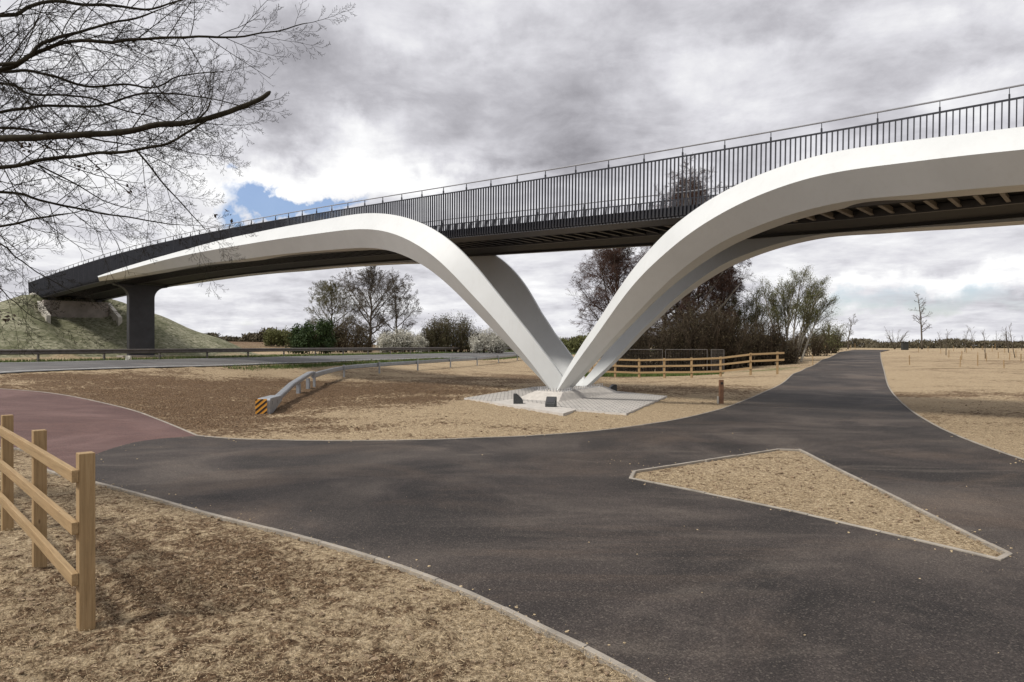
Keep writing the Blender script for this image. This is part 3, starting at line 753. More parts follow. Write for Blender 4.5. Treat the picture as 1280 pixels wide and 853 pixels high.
# ------------------------------------------------------------------ guard rails
def w_beam(path, zc, side, hgt=.31, dep=.08):
    mb = MB(); secs = []
    P = [Vector(p) for p in path]
    for i, p in enumerate(P):
        d = (P[min(i + 1, len(P) - 1)] - P[max(i - 1, 0)]); d.z = 0; d.normalize(); nn = Vector((-d.y, d.x, 0)) * side
        pr = [(0, -.5), (1, -.36), (1, -.24), (0, -.06), (0, .06), (1, .24), (1, .36), (0, .5)]
        f = [p + nn * (a * dep) + Vector((0, 0, zc + b * hgt)) for a, b in pr]; bk = [q - nn * .006 for q in f[::-1]]
        secs.append(f + bk)
    mb.loft(secs); return mb
gr = empty('guardrail', (*rp(0, 12.6), 1)); tag(gr, 'long weathered guardrail along the far side of the main road', 'guardrail')
pth = [(*rp(s, 12.6), h1(*rp(s, 12.6))) for s in np.arange(-60, 130, 2.0)]
w_beam(pth, .66, -1, .34).build('rail', M['oldgalv'], gr)
for s in np.arange(-26.1, 125, 4.6):
    x, y = rp(s, 12.75); z = h1(x, y); mb = MB(); mb.box((x, y, z - .3), (x, y, z + .74), (RD.x, RD.y, 0), .10, .12); mb.build('post', M['oldgalv'], gr)
# near guardrail with ramped end
gl = [(X_(390, 34), 34, 0), (X_(407, 38.5), 38.5, 0), (X_(427.8, 44), 44, 0), (X_(472, 47.5), 47.5, .1), (X_(520, 51), 51, .2), (X_(561, 56), 56, .26), (X_(594.5, 62), 62, .3), (X_(621.5, 69), 69, .38), (X_(645, 77), 77, .44), (X_(664, 86), 86, .5), (X_(690, 100), 100, .6)]
gl = [(x, y, h1(x, y)) for x, y, z in gl]
gn = empty('guardrail', gl[0]); tag(gn, 'curving galvanised guardrail with ramped end on bare soil, near side of the road', 'guardrail')
cp = catmull([(p[0], p[1]) for p in gl], 1.2); cp = [(x, y, h1(x, y)) for x, y in cp]
mb = MB(); secs = []; PP = [Vector(p) for p in cp]
for i, p in enumerate(PP):
    d = (PP[min(i + 1, len(PP) - 1)] - PP[max(i - 1, 0)]); d.z = 0; d.normalize(); nn = Vector((-d.y, d.x, 0))
    secs.append([p + nn * a + Vector((0, 0, z)) for a, z in ((-.10, .46), (.02, .46), (.02, .50), (.08, .54), (.02, .58), (.02, .62), (.08, .66), (.02, .70), (-.10, .72), (-.12, .68), (-.12, .5))])
mb.loft(secs); mb.build('rail', M['galv'], gn)
for i, p in enumerate(gl):
    if i == 1: continue
    q = Vector(p); mb = MB(); mb.box(q + Vector((.15, -.12, -.3)), q + Vector((.15, -.12, .80)), (1, 0, 0), .13, .10); mb.build('post', M['galv'], gn)
# ramp and impact head
tz = h1(-7.9, 23.0)
tz = h1(-8.3, 23.2); tz -= .10; ta_ = Vector((-8.48, 23.6, tz)); tb_ = Vector(gl[0])
mb = MB(); secs = []
dirv = (tb_ - ta_); dirv.z = 0; dirv.normalize(); nr = Vector((dirv.y, -dirv.x, 0))
for k, (u, zz) in enumerate(((0.10, .50), (.22, .56), (.45, .74), (.7, .80), (.92, .84), (1.0, .80))):
    p = ta_.lerp(tb_, u)
    p.z = ta_.z * (1 - u) + tb_.z * u
    secs.append([p + nr * a + Vector((0, 0, zz + b)) for a, b in ((-.11, -.17), (.11, -.17), (.12, -.04), (.10, 0), (-.10, 0), (-.12, -.04))])
mb.loft(secs); mb.build('ramped_rail', M['galv'], gn)
for u in (.62, .88):
    p = ta_.lerp(tb_, u); mb = MB(); mb.box(p + Vector((0, 0, -.3)), p + Vector((0, 0, .55)), (1, 0, 0), .22, .14); mb.build('post', M['galv'], gn)
mb = MB(); w = .21
c0 = ta_ - dirv * .5
prf = [(0, .03), (.12, .0), (.30, -.02), (.45, .10), (2.1, .42), (2.1, .62), (.1, .66), (0, .60)]
mb.loft([[c0 + dirv * a + nr * s * w + Vector((0, 0, z)) for a, z in prf] for s in (-1, 1)])
head = mb.build('impact_head', M['galv'], gn); bevel(head, .015)
for a, z in ((.35, .42), (1.2, .40)):
    mb = MB(); p = c0 + dirv * a + nr * (w + .003); mb.box(p + Vector((0, 0, z)), p + Vector((0, 0, z + .13)), dirv, .004, .05); mb.build('slot', M['stripeblack'], head)
# the striped plate faces down the path
pc = c0 - dirv * .03 - nr * .0
sx = (Vector((1, .12, 0))).normalized(); pn = Vector((.12, -1, 0)).normalized()
sx = Vector((-pn.y, pn.x, 0)) * 1
pc = c0 - dirv * .02 + Vector((-.04, -.1, 0))
def plate(poly, off, mat, name, par, th=.01):
    mb = MB(); mb.loft([[pc + sx * a + Vector((0, 0, z)) + pn * (off) for a, z in poly], [pc + sx * a + Vector((0, 0, z)) + pn * (off + th) for a, z in poly]])
    return mb.build(name, mat, par)
pw, ph = .19, .60
pl = plate([(-pw, .05), (pw, .05), (pw, .05 + ph), (-pw, .05 + ph)], 0, M['orange'], 'chevron_plate', head); tag(pl, 'orange and black diagonally striped end plate')
def clip_stripe(c, half):
    # band |z - slope*a - c| < half clipped to plate
    sl = .85; out = []
    aa = np.linspace(-pw + .004, pw - .004, 14); lo = [(a, max(.054, min(.046 + ph, sl * a + c - half))) for a in aa]; hi = [(a, max(.054, min(.046 + ph, sl * a + c + half))) for a in aa]
    q = [(l, h_) for l, h_ in zip(lo, hi) if h_[1] - l[1] > .003]
    if len(q) < 2: return None
    return [l for l, _ in q] + [h_ for _, h_ in q][::-1]
mb = MB()
for c in np.arange(-.12, .9, .18):
    poly = clip_stripe(c, .042)
    if poly: mb.loft([[pc + sx * a + Vector((0, 0, z)) + pn * .011 for a, z in poly], [pc + sx * a + Vector((0, 0, z)) + pn * .014 for a, z in poly]])
mb.build('stripes', M['stripeblack'], pl)

# mesh site fencing behind the timber fence
hf = empty('mesh_fence', (9, 52, -.3)); tag(hf, 'temporary steel mesh fence panels standing behind the timber fence in the shade', 'fence')
pp = [(X_(752, 54), 54), (X_(828, 53), 53), (X_(832, 52.9), 52.9), (X_(884, 52), 52), (X_(889, 54.5), 54.5), (X_(905, 51), 51)]
for a, b in ((0, 1), (2, 3), (4, 5)):
    A_ = Vector((*pp[a], -.3)); B_ = Vector((*pp[b], -.3)); d = (B_ - A_).normalized(); ln = (B_ - A_).length
    mb = MB()
    for q in (A_, B_): mb.tube([q, q + Vector((0, 0, 2.1))], .024, 6)
    for z in (.12, 2.08): mb.tube([A_ + Vector((0, 0, z)), B_ + Vector((0, 0, z))], .024, 6)
    for k in range(1, int(ln / .12)): mb.tube([A_ + d * .12 * k + Vector((0, 0, .12)), A_ + d * .12 * k + Vector((0, 0, 2.08))], .004, 3)
    for z in (.4, .9, 1.4, 1.8): mb.tube([A_ + Vector((0, 0, z)), B_ + Vector((0, 0, z))], .005, 3)
    mb.build('mesh_panel', M['oldgalv'], hf)
# little white box at the pier base, dark cabinet on the crest, delineators
x, y = rp(0, 0); px_, py_, yy_ = 160, 448, 53.5
x = X_(160.5, 50.5); z = h1(x, 50.5); mb = MB(); mb.box((x, 50.5, z - .05), (x, 50.5, z + .33), (0, 1, 0), .34, .22); o = mb.build('marker_box', M['sign_white']); bevel(o, .02)
tag(o, 'small white marker box on the grass verge at the foot of the black pier', 'box')
x = X_(1131, 104); z = h1(x, 104); cab = empty('cabinet', (x, 104, z)); tag(cab, 'dark green box shaped cabinet standing beside the top of the path', 'cabinet')
mb = MB(); mb.box((x, 104, z - .2), (x, 104, z + 1.15), (0, 1, 0), .85, .6); bevel(mb.build('body', M['screen'], cab), .03)
mb = MB(); mb.box((x, 104, z + 1.15), (x, 104, z + 1.22), (0, 1, 0), .98, .72); mb.build('lid', M['screen'], cab)

# ------------------------------------------------------------------ trees
class Tree:
    """grows branches; coarse ones become tubes, fine ones three-sided twigs"""
    def __init__(s, seed): s.r = random.Random(seed); s.tubes = []; s.segs = []; s.tips = []
    def rv(s): return Vector((s.r.gauss(0, 1), s.r.gauss(0, 1), s.r.gauss(0, 1))).normalized()
    def branch(s, p, d, ln, rad, lvl, P):
        c = P[lvl]; n = c.get('n', 6); pts = [p.copy()]; rs = [rad]; d = d.normalized(); dirs = [d.copy()]
        for i in range(n):
            d = (d + s.rv() * c.get('wob', .15) + Vector((0, 0, c.get('trop', 0))) + P.get('wind', Vector())).normalized()
            p = p + d * (ln / n); pts.append(p.copy()); dirs.append(d.copy())
            rs.append(rad * (1 - (1 - c.get('tip', .35)) * (i + 1) / n))
        if lvl <= P['tube_lvl']: s.tubes.append((pts, rs, 7 if lvl == 0 else 5))
        else:
            for i in range(n): s.segs.append((pts[i], pts[i + 1], rs[i], rs[i + 1]))
        if lvl + 1 in P:
            k = c['kids']; f0 = c.get('from', .25)
            for j in range(k):
                f = f0 + (1 - f0) * (j + s.r.random() * .9) / k; f = min(f, .999)
                x = f * n; i = int(x); q = pts[i].lerp(pts[i + 1], x - i); dd = dirs[i + 1]
                ax = dd.cross(s.rv()).normalized()
                if 'flat' in c:
                    side = dd.cross(Vector(c['flat'])).normalized() * (1 if j % 2 else -1); ax2 = (side + s.rv() * c.get('spread', .5)).normalized(); ax = dd.cross(ax2).normalized()
                    ang = math.radians(s.r.gauss(c['ang'], 9)); nd = (dd * math.cos(ang) + ax2 * math.sin(ang)).normalized()
                else:
                    ang = math.radians(s.r.gauss(c['ang'], 9)); nd = (dd * math.cos(ang) + ax * math.sin(ang)).normalized()
                cl = ln * c['len'] * s.r.uniform(.65, 1.15) * (1 - c.get('taperlen', .5) * (f - f0) / (1 - f0 + 1e-6))
                rr = (rs[i] + (rs[i + 1] - rs[i]) * (x - i)) * c.get('rk', .6)
                s.branch(q, nd, cl, max(rr, P['rmin']), lvl + 1, P)
        else: s.tips.append((pts[-1], d))
    def seg_mesh(s, segs=None):
        segs = s.segs if segs is None else segs
        if not segs: return np.zeros((0, 3)), []
        a = np.array([tuple(q[0]) for q in segs]); b = np.array([tuple(q[1]) for q in segs]); ra = np.array([q[2] for q in segs]); rb = np.array([q[3] for q in segs])
        d = b - a; d /= np.linalg.norm(d, axis=1)[:, None] + 1e-9
        ref = np.tile([.31, .2, .93], (len(a), 1)); u = np.cross(d, ref); u /= np.linalg.norm(u, axis=1)[:, None] + 1e-9; w = np.cross(d, u)
        V = []
        for k in range(3):
            th = 2 * math.pi * k / 3; o = u * math.cos(th) + w * math.sin(th); V.append(a + o * ra[:, None]); V.append(b + o * rb[:, None])
        V = np.stack(V, 1).reshape(-1, 3); base = np.arange(len(a))[:, None] * 6
        Fq = np.concatenate([base + np.array([0, 2, 3, 1]), base + np.array([2, 4, 5, 3]), base + np.array([4, 0, 1, 5])])
        return V, Fq
    def build(s, trunk_mat, twig_mat, parent, trunk_name='trunk', crown_name='crown'):
        mb = MB()
        for pts, rs, n in s.tubes: mb.tube(pts, rs, n)
        mb.build(trunk_name, trunk_mat, parent, True)
        V, Fq = s.seg_mesh()
        if len(V): return mesh_obj(crown_name, V, Fq, twig_mat, parent)
def leaves(centers, spread, n, size, seed, jitter=.5, flat=1.0):
    """n small leaf faces scattered round the given centres"""
    g = np.random.default_rng(seed); C = np.array([tuple(c) for c in centers]); i = g.integers(0, len(C), n)
    P = C[i] + g.normal(0, 1, (n, 3)) * spread * np.array([1, 1, flat]); a = g.normal(0, 1, (n, 3)); a /= np.linalg.norm(a, axis=1)[:, None]
    b = np.cross(a, g.normal(0, 1, (n, 3))); b /= np.linalg.norm(b, axis=1)[:, None]; sz = size * g.uniform(.5, 1.4, n)[:, None]
    V = np.stack([P - a * sz, P + b * sz * .5, P + a * sz, P - b * sz * .5], 1).reshape(-1, 3); Fq = np.arange(n)[:, None] * 4 + np.arange(4)
    return V, Fq
def tree_at(name, px, Y, label, cat='tree', z=None, group=None):
    x = X_(px, Y); zz = h1(x, Y) if z is None else z
    e = empty(name, (x, Y, zz)); tag(e, label, cat, group); return e, Vector((x, Y, zz - .1))
def top_h(Y, py, z0): return H + (CY - py) / F * Y - z0

def bare_tree(name, px, Y, py_top, label, seed, tmat='bark_grey', wmat='bark_grey', kids=(7, 7, 6, 5), ang=(38, 42, 40), stems=1, lean=.1, lens=(.62, .55, .5), wob=.1, trop=(.05, .05, .02), rmin=.012, trunkf=.22, rad=None, spread=1.0, n3=4, width=.9):
    e, p = tree_at(name, px, Y, label); hh = top_h(Y, py_top, p.z); t = Tree(seed)
    P = {'tube_lvl': 1, 'rmin': rmin, 0: dict(n=9, wob=wob * .7, kids=kids[0], ang=ang[0], len=lens[0] * width, trop=trop[0], tip=.25, rk=.55, **{'from': trunkf}, taperlen=.55),
         1: dict(n=7, wob=wob * 1.4, kids=kids[1], ang=ang[1], len=lens[1], trop=trop[1], tip=.3, rk=.5), 2: dict(n=5, wob=wob * 2, kids=kids[2], ang=ang[2], len=lens[2], trop=trop[2], rk=.55),
         3: dict(n=3, wob=wob * 2.4, kids=kids[3], ang=42, len=.5, trop=trop[2], rk=.6), 4: dict(n=2, wob=.25, trop=trop[2])}
    for k in range(stems):
        d = Vector((t.r.gauss(0, lean), t.r.gauss(0, lean), 1)); q = p + Vector((t.r.uniform(-.3, .3), t.r.uniform(-.3, .3), 0)) * (stems > 1)
        t.branch(q, d, hh * (1 if k == 0 else t.r.uniform(.75, .97)), (rad or hh * .022) / (stems ** .4), 0, P)
    t.build(M[tmat], M[wmat], e); return e, t
def dome_tree(name, px, Y, w_px, py_top, label, seed, tmat='bark_grey', wmat='bark_grey', limbs=12, kids=(9, 8, 6, 4), droop=.02, rmin=.014, fork=(.10, .34), wob=.13, low=.30, skew=0, stems=1):
    # crown fills an uneven dome: limbs reach from the fork to the crown's edge
    e, p = tree_at(name, px, Y, label); hh = top_h(Y, py_top, p.z); w = w_px / F * Y / 2 * 1.12; t = Tree(seed); r = t.r
    P = {'tube_lvl': 1, 'rmin': rmin, 1: dict(n=9, wob=wob * .8, kids=kids[0], ang=42, len=.60, trop=.03, tip=.22, rk=.55, taperlen=.55, **{'from': .12}),
         2: dict(n=6, wob=wob * 1.3, kids=kids[1], ang=42, len=.62, trop=droop, tip=.3, rk=.6, **{'from': .12}), 3: dict(n=4, wob=wob * 1.6, kids=kids[2], ang=42, len=.62, trop=droop, rk=.65), 4: dict(n=3, wob=.2, kids=kids[3], ang=40, len=.6, trop=droop * 1.5, rk=.7), 5: dict(n=2, wob=.2, trop=droop * 1.5)}
    for k in range(stems):
        base = p + Vector((r.uniform(-1, 1), r.uniform(-1, 1), 0)) * (w * .22 if stems > 1 else 0)
        top = base + Vector((r.gauss(0, .04) * hh + skew * w, r.gauss(0, .04) * hh, hh * .80)); n = 10; ax = []
        for i in range(n + 1):
            f = i / n; ax.append(base.lerp(top, f) + Vector((noise.noise(Vector((f * 3, seed, k))), noise.noise(Vector((f * 3, 9, seed + k))), 0)) * hh * .05 * (f > 0))
        R0 = hh * .020 / (stems ** .35); rs = [R0 * (1.35 if i == 0 else 1) * (1 - .9 * i / n) + .01 for i in range(n + 1)]; t.tubes.append((ax, rs, 8))
        for j in range(limbs):
            f = fork[0] + (.97 - fork[0]) * ((j + r.random()) / limbs); i = min(int(f * n), n - 1); q = ax[i].lerp(ax[i + 1], f * n - i)
            az = j * 2.4 + r.uniform(-.4, .4); el = math.radians(12 + 66 * f + r.gauss(0, 8)); d = Vector((math.cos(az) * math.cos(el), math.sin(az) * math.cos(el), math.sin(el)))
            # distance to the crown ellipsoid along d
            c0 = p + Vector((skew * w * .5, 0, hh * (.5 + low * .5))); a_ = Vector((w, w, hh * (.5 - low * .5))); o = q - c0
            A_ = sum((d[m] / a_[m]) ** 2 for m in range(3)); B_ = 2 * sum(o[m] * d[m] / a_[m] ** 2 for m in range(3)); C_ = sum((o[m] / a_[m]) ** 2 for m in range(3)) - 1
            D_ = B_ * B_ - 4 * A_ * C_; ln = (-B_ + math.sqrt(D_)) / (2 * A_) if D_ > 0 else w * .6
            ln = max(ln, w * .35) * r.uniform(.74, .98) * .92
            t.branch(q, d, ln, max(rs[i] * .55, .03), 1, P)
    t.build(M[tmat], M[wmat], e); return e, t
def bush(name, px, Y, w_px, py_top, py_bot, label, seed, leafm, twm='bark_dark', nl=9000, lsize=.09, cat='shrub', nt=26, group=None, lump=.5):
    e, p = tree_at(name, px, Y, label, cat, group=group); g = random.Random(seed); w = w_px / F * Y / 2; z0 = p.z; hh = top_h(Y, py_top, z0)
    t = Tree(seed); P = {'tube_lvl': 0, 'rmin': .01, 0: dict(n=5, wob=.14, kids=9, ang=38, len=.5, trop=.04, rk=.6, **{'from': .04}), 1: dict(n=4, wob=.2, kids=6, ang=40, len=.5, trop=.04, **{'from': .1}), 2: dict(n=3, wob=.25, kids=3, ang=36, len=.5), 3: dict(n=2, wob=.3)}
    for k in range(nt):
        u = g.uniform(-1, 1); q = Vector((p.x + u * w * .72, p.y + g.uniform(-1, 1) * min(w, 2.5) * .6, z0)); f = math.sqrt(max(.12, 1 - (u * .85) ** 2)) * g.uniform(.66, 1)
        t.branch(q, Vector((u * .35 + g.gauss(0, .12), g.gauss(0, .2), 1)), hh * f * .88, .03 + hh * .006, 0, P)
    t.build(M['bark_dark'], M[twm], e, 'stems', 'twigs')
    if nl:
        cen = [q for q, _ in t.tips]; V, Fq = leaves(cen, .16 + hh * .018, nl, lsize, seed); mesh_obj('foliage', V, Fq, M[leafm], e)
    return e

# trees beyond the road on the left
dome_tree('bare_tree', 462, 112, 116, 331, 'tall bare tree with wide open crown behind the white blossom hedge, under the left arch', 11, limbs=22, rmin=.017, kids=(8, 7, 6, 3))
dome_tree('bare_tree', 416, 116, 92, 350, 'bare tree with finer twigs, left of the tall bare tree and above the evergreen shrub', 12, wmat='bark_olive', limbs=20, rmin=.017, kids=(8, 7, 6, 3))
dome_tree('bare_tree', 498, 119, 62, 350, 'smaller bare tree behind the blossom hedge, right of the tall bare tree', 13, limbs=15, rmin=.017, kids=(7, 7, 5, 3))
bush('evergreen_shrub', 390, 84, 56, 393, 441, 'dark green leafy shrub standing just behind the far guardrail', 21, 'leaf_green', nl=15000, lsize=.12, nt=12)
bush('scrub', 432, 104, 74, 396, 437, 'tangle of brown scrub between the evergreen shrub and the blossom hedge', 22, 'leaf_brown', nl=12000, lsize=.10, nt=60)
bush('hedge', 350, 150, 56, 411, 434, 'olive green hedge in the distance left of the evergreen shrub', 23, 'leaf_olive', nl=14000, lsize=.16, nt=40)
bush('blossom_bush', 502, 98, 76, 411, 437, 'rounded white blossom bush behind the road, left one of the two', 24, 'blossom', nl=26000, lsize=.085, nt=60, cat='bush')
bush('thicket', 563, 100, 86, 390, 437, 'brownish thicket with upright twigs between the two blossom bushes', 25, 'leaf_brown', twm='bark_olive', nl=16000, lsize=.09, nt=90)
bush('blossom_bush', 612, 97, 46, 409, 437, 'smaller white blossom bush beside the left white leg, right one of the two', 26, 'blossom', nl=15000, lsize=.08, nt=36, cat='bush')
bush('hedge', 672, 128, 120, 418, 436, 'low dark hedge seen between the bridge legs beyond the road', 27, 'leaf_olive', nl=18000, lsize=.13, nt=80)
bush('hedge', 735, 112, 70, 419, 436, 'olive hedge seen inside the V of the bridge legs', 28, 'leaf_olive', nl=14000, lsize=.13, nt=44)
# wood and scrub on the right, behind the timber fence
BI = dict(tmat='bark_pale', wmat='bark_red', rmin=.0098, droop=-.05, kids=(10, 9, 7, 3))
dome_tree('birch_tree', 778, 66, 132, 292, 'wide bare purplish birch seen inside the right arch beside the near leg', 31, limbs=26, low=.12, **{**BI, 'tmat': 'bark_grey', 'droop': -.02})
dome_tree('birch_tree', 868, 68, 128, 203, 'tallest dark birch whose top shows through the parapet bars above the right arch', 32, limbs=42, low=.05, **BI)
dome_tree('birch_tree', 902, 74, 74, 322, 'dark bare birch at the right edge of the wood, next to the olive saplings', 33, limbs=26, low=.05, **BI)
dome_tree('birch_tree', 826, 76, 96, 288, 'bare birch deep in the wood behind the two largest', 34, limbs=20, low=.1, **BI)
bush('thicket', 800, 60, 110, 395, 472, 'dark thicket behind the left part of the timber fence', 35, 'leaf_brown', nl=16000, lsize=.055, nt=110, twm='bark_dark')
bush('thicket', 880, 61, 100, 372, 470, 'dark thicket behind the middle of the timber fence under the tallest birch', 36, 'leaf_brown', nl=16000, lsize=.055, nt=120, twm='bark_dark')
bush('thicket', 950, 64, 100, 396, 462, 'dark green-brown thicket behind the right end of the timber fence', 37, 'leaf_brown', nl=14000, lsize=.055, nt=110, twm='bark_dark')
def willow(px, Y, pyt, lab, seed, stems, wind, leafn, width):
    e, p = tree_at('willow_tree', px, Y, lab); hh = top_h(Y, pyt, p.z); t = Tree(seed)
    P = {'tube_lvl': 0, 'rmin': .010, 'wind': Vector((wind, 0, 0)), 0: dict(n=8, wob=.07, kids=17, ang=30, len=.40, trop=.05, rk=.5, **{'from': .35}), 1: dict(n=5, wob=.12, kids=10, ang=32, len=.5, trop=.05), 2: dict(n=3, wob=.16, kids=5, ang=26, len=.5, trop=.03), 3: dict(n=2, wob=.15)}
    for k in range(stems):
        u = (k / (stems - 1) - .5) * 2 if stems > 1 else 0
        t.branch(p + Vector((u * .7, t.r.uniform(-.4, .4), 0)), Vector((u * width + t.r.gauss(0, .04), t.r.gauss(0, .12), 1)), hh * t.r.uniform(.8, 1) * (1 - .15 * abs(u)), hh * .013, 0, P)
    t.build(M['bark_pale'], M['bark_olive'], e)
    V, Fq = leaves([q for q, _ in t.tips], .14, leafn, .045, seed); mesh_obj('foliage', V, Fq, M['leaf_olive'], e)
willow(990, 66, 346, 'windswept willow with several pale stems beside the path, at the right end of the wood', 41, 9, .022, 22000, .34)
willow(935, 72, 366, 'smaller olive tinted tree with pale trunk left of the windswept willow', 42, 6, .0, 12000, .30)
bush('scrub', 1033, 92, 40, 398, 436, 'olive scrub at the left of the path top, right of the windswept willow', 43, 'leaf_olive', nl=2500, lsize=.08, nt=36, twm='bark_olive')
bush('scrub', 1010, 84, 50, 408, 442, 'darker scrub at the foot of the willow by the path', 44, 'leaf_brown', nl=3500, lsize=.08, nt=40, twm='bark_dark')
bare_tree('young_tree', 1060, 118, 398, 'small bare tree standing at the left side of the path crest', 45, kids=(9, 6, 4, 2), rmin=.02, lean=.03, width=.7, wmat='bark_grey')
bare_tree('young_tree', 1038, 100, 405, 'slim bare tree rising out of the olive scrub', 46, kids=(8, 6, 4, 2), rmin=.02, lean=.05, width=.6, wmat='bark_grey')
bare_tree('lopped_tree', 1152.5, 112, 367, 'tall thin lopped bare tree on the skyline right of the path', 47, kids=(22, 5, 3, 1), rmin=.02, lean=.0, wob=.05, lens=(.24, .45, .5), width=1, ang=(62, 45, 40), trunkf=.3, wmat='bark_grey', rad=.15)
def whips(px, Y, pyt, lab, seed, spread_, stems=5, nm='bare_shrub', kk=(6, 4)):
    e, p = tree_at(nm, px, Y, lab, 'shrub' if nm == 'bare_shrub' else 'sapling'); hh = top_h(Y, pyt, p.z); t = Tree(seed)
    P = {'tube_lvl': 0, 'rmin': .014, 0: dict(n=5, wob=.08, kids=kk[0], ang=32, len=.4, trop=.02, rk=.6), 1: dict(n=3, wob=.12, kids=kk[1], ang=34, len=.5), 2: dict(n=2, wob=.15)}
    for k in range(stems):
        t.branch(p, Vector((t.r.uniform(-1, 1) * spread_, t.r.uniform(-1, 1) * spread_ * .5, 1)), hh * t.r.uniform(.7, 1.05), .03 + hh * .004, 0, P)
    t.build(M['bark_grey'], M['bark_grey'], e, 'stem', 'twigs')
whips(1118, 112, 411, 'bare spreading shrub just right of the path crest, left of the lopped tree', 51, .8, 10)
for i, (px, Y, pyt, lab) in enumerate([(1182.5, 80, 406, 'tallest staked sapling right of the lopped tree'), (1176, 104, 416, 'faint low sapling between the lopped tree and the tallest staked sapling'),
        (1206, 92, 411, 'slim sapling in straw, second group right of the lopped tree'), (1217, 110, 410, 'thin whip like sapling beyond the slim sapling'),
        (1231.5, 70, 408, 'sapling with a single stem in the middle of the right hand field'), (1246, 104, 417, 'sapling leaning to the left near the right edge'),
        (1261, 88, 411, 'twiggy sapling left of the pair at the right edge'), (1269, 72, 408, 'nearest staked sapling at the right edge of the field'),
        (1196, 120, 422, 'short distant sapling on the skyline between two taller ones'), (1277, 100, 415, 'distant sapling at the very right edge of the picture')]):
    whips(px, Y, pyt, lab, 60 + i, .12 if i != 5 else .5, 1 if i not in (5, 6) else 3, 'sapling', (9, 3))
# stakes in the planting on both sides of the path
st0 = None
stk = [(1186, 72), (1176, 84), (1202, 66), (1208, 88), (1222, 72), (1233, 62), (1240, 92), (1248, 70), (1256, 86), (1262, 66), (1270, 74), (1276, 62), (1192, 96), (1214, 100), (1228, 104), (1244, 108), (1160, 96), (1148, 90), (1266, 98), (1137, 56), (1200, 52), (1255, 50), (1222, 54)]
stl = [(1032, 90), (1036, 92), (1040, 94), (1044, 96), (1048, 97), (1063, 108), (1016, 58), (1069, 112)]
for i, (px, Y) in enumerate(stk + stl):
    x = X_(px, Y); z = h1(x, Y)
    left = i >= len(stk)
    if st0 is None:
        mb = MB(); mb.box((0, 0, -.2), (0, 0, 1.0), (1, 0, 0), .055, .055); mb.add([(-.0275, -.0275, 1.0), (.0275, -.0275, 1.0), (.0275, .0275, 1.0), (-.0275, .0275, 1.0), (0, 0, 1.05)], [(0, 1, 4), (1, 2, 4), (2, 3, 4), (3, 0, 4)])
        st0 = mb.build('tree_stake', M['wood']); o = st0
    else: o = st0.copy(); COL.objects.link(o)
    o.location = (x, Y, z); s = random.Random(i).uniform(.7, 1.1); o.scale = (1, 1, s if left else s * .8); o.rotation_euler = (random.Random(i).uniform(-.05, .05), random.Random(i + 9).uniform(-.05, .05), i)
    if left: tag(o, 'short wooden stake on the verge to the left of the path crest', 'stake', 'wooden stakes left of the path')
    else: tag(o, 'short wooden stake in the straw of the planted field right of the path', 'stake', 'wooden stakes in the right hand field')

# distant woods and hedgerows
def far_wood(name, pts, hts, n, size, mat, seed):
    g = np.random.default_rng(seed); V = []; k = len(pts)
    u = g.uniform(0, k - 1, n); i = np.minimum(u.astype(int), k - 2); f = u - i; P = np.array(pts, float); Hh = np.array(hts, float)
    c = P[i] * (1 - f)[:, None] + P[i + 1] * f[:, None]; hh = Hh[i] * (1 - f) + Hh[i + 1] * f
    wob = np.array([.8 + .55 * noise.fractal(Vector((a * .06 + seed, b * .06, 0)), .5, 2, 4) for a, b in c])
    z = height(c[:, 0], c[:, 1]) + hh * wob * (1 - g.uniform(0, 1, n) ** 1.6)
    c = c + g.normal(0, 1.8, (n, 2)); C = np.c_[c, z]
    a = g.normal(0, 1, (n, 3)); a[:, 2] = np.abs(a[:, 2]) + .7; a /= np.linalg.norm(a, axis=1)[:, None]; b = np.cross(a, g.normal(0, 1, (n, 3))); b /= np.linalg.norm(b, axis=1)[:, None]
    sz = size * g.uniform(.5, 1.5, n)[:, None]
    V = np.stack([C - a * sz, C + b * sz * .35, C + a * sz, C - b * sz * .35], 1).reshape(-1, 3)
    return tag(mesh_obj(name, V, np.arange(n)[:, None] * 4 + np.arange(4), mat), kind='stuff')
far_wood('distant_wood', [(X_(215, 420), 420), (X_(275, 410), 410), (X_(335, 400), 400), (X_(420, 380), 380)], [5, 10, 9, 7], 14000, .9, M['leaf_far'], 3)
far_wood('distant_hedgerow', [(X_(1030, 330), 330), (X_(1090, 300), 300), (X_(1140, 250), 250), (X_(1200, 280), 280), (X_(1300, 250), 250), (X_(1420, 260), 260)], [3.0, 3.4, 2.2, 3.4, 2.8, 3.6], 16000, .5, M['leaf_far'], 5)
far_wood('distant_hedgerow', [(X_(600, 320), 320), (X_(800, 300), 300), (X_(1040, 300), 300)], [5, 5, 5], 9000, .7, M['leaf_far'], 6)
far_wood('distant_wood', [(X_(-700, 500), 500), (X_(-200, 500), 500), (X_(215, 460), 460)], [9, 9, 6], 9000, 1.2, M['leaf_far'], 8)

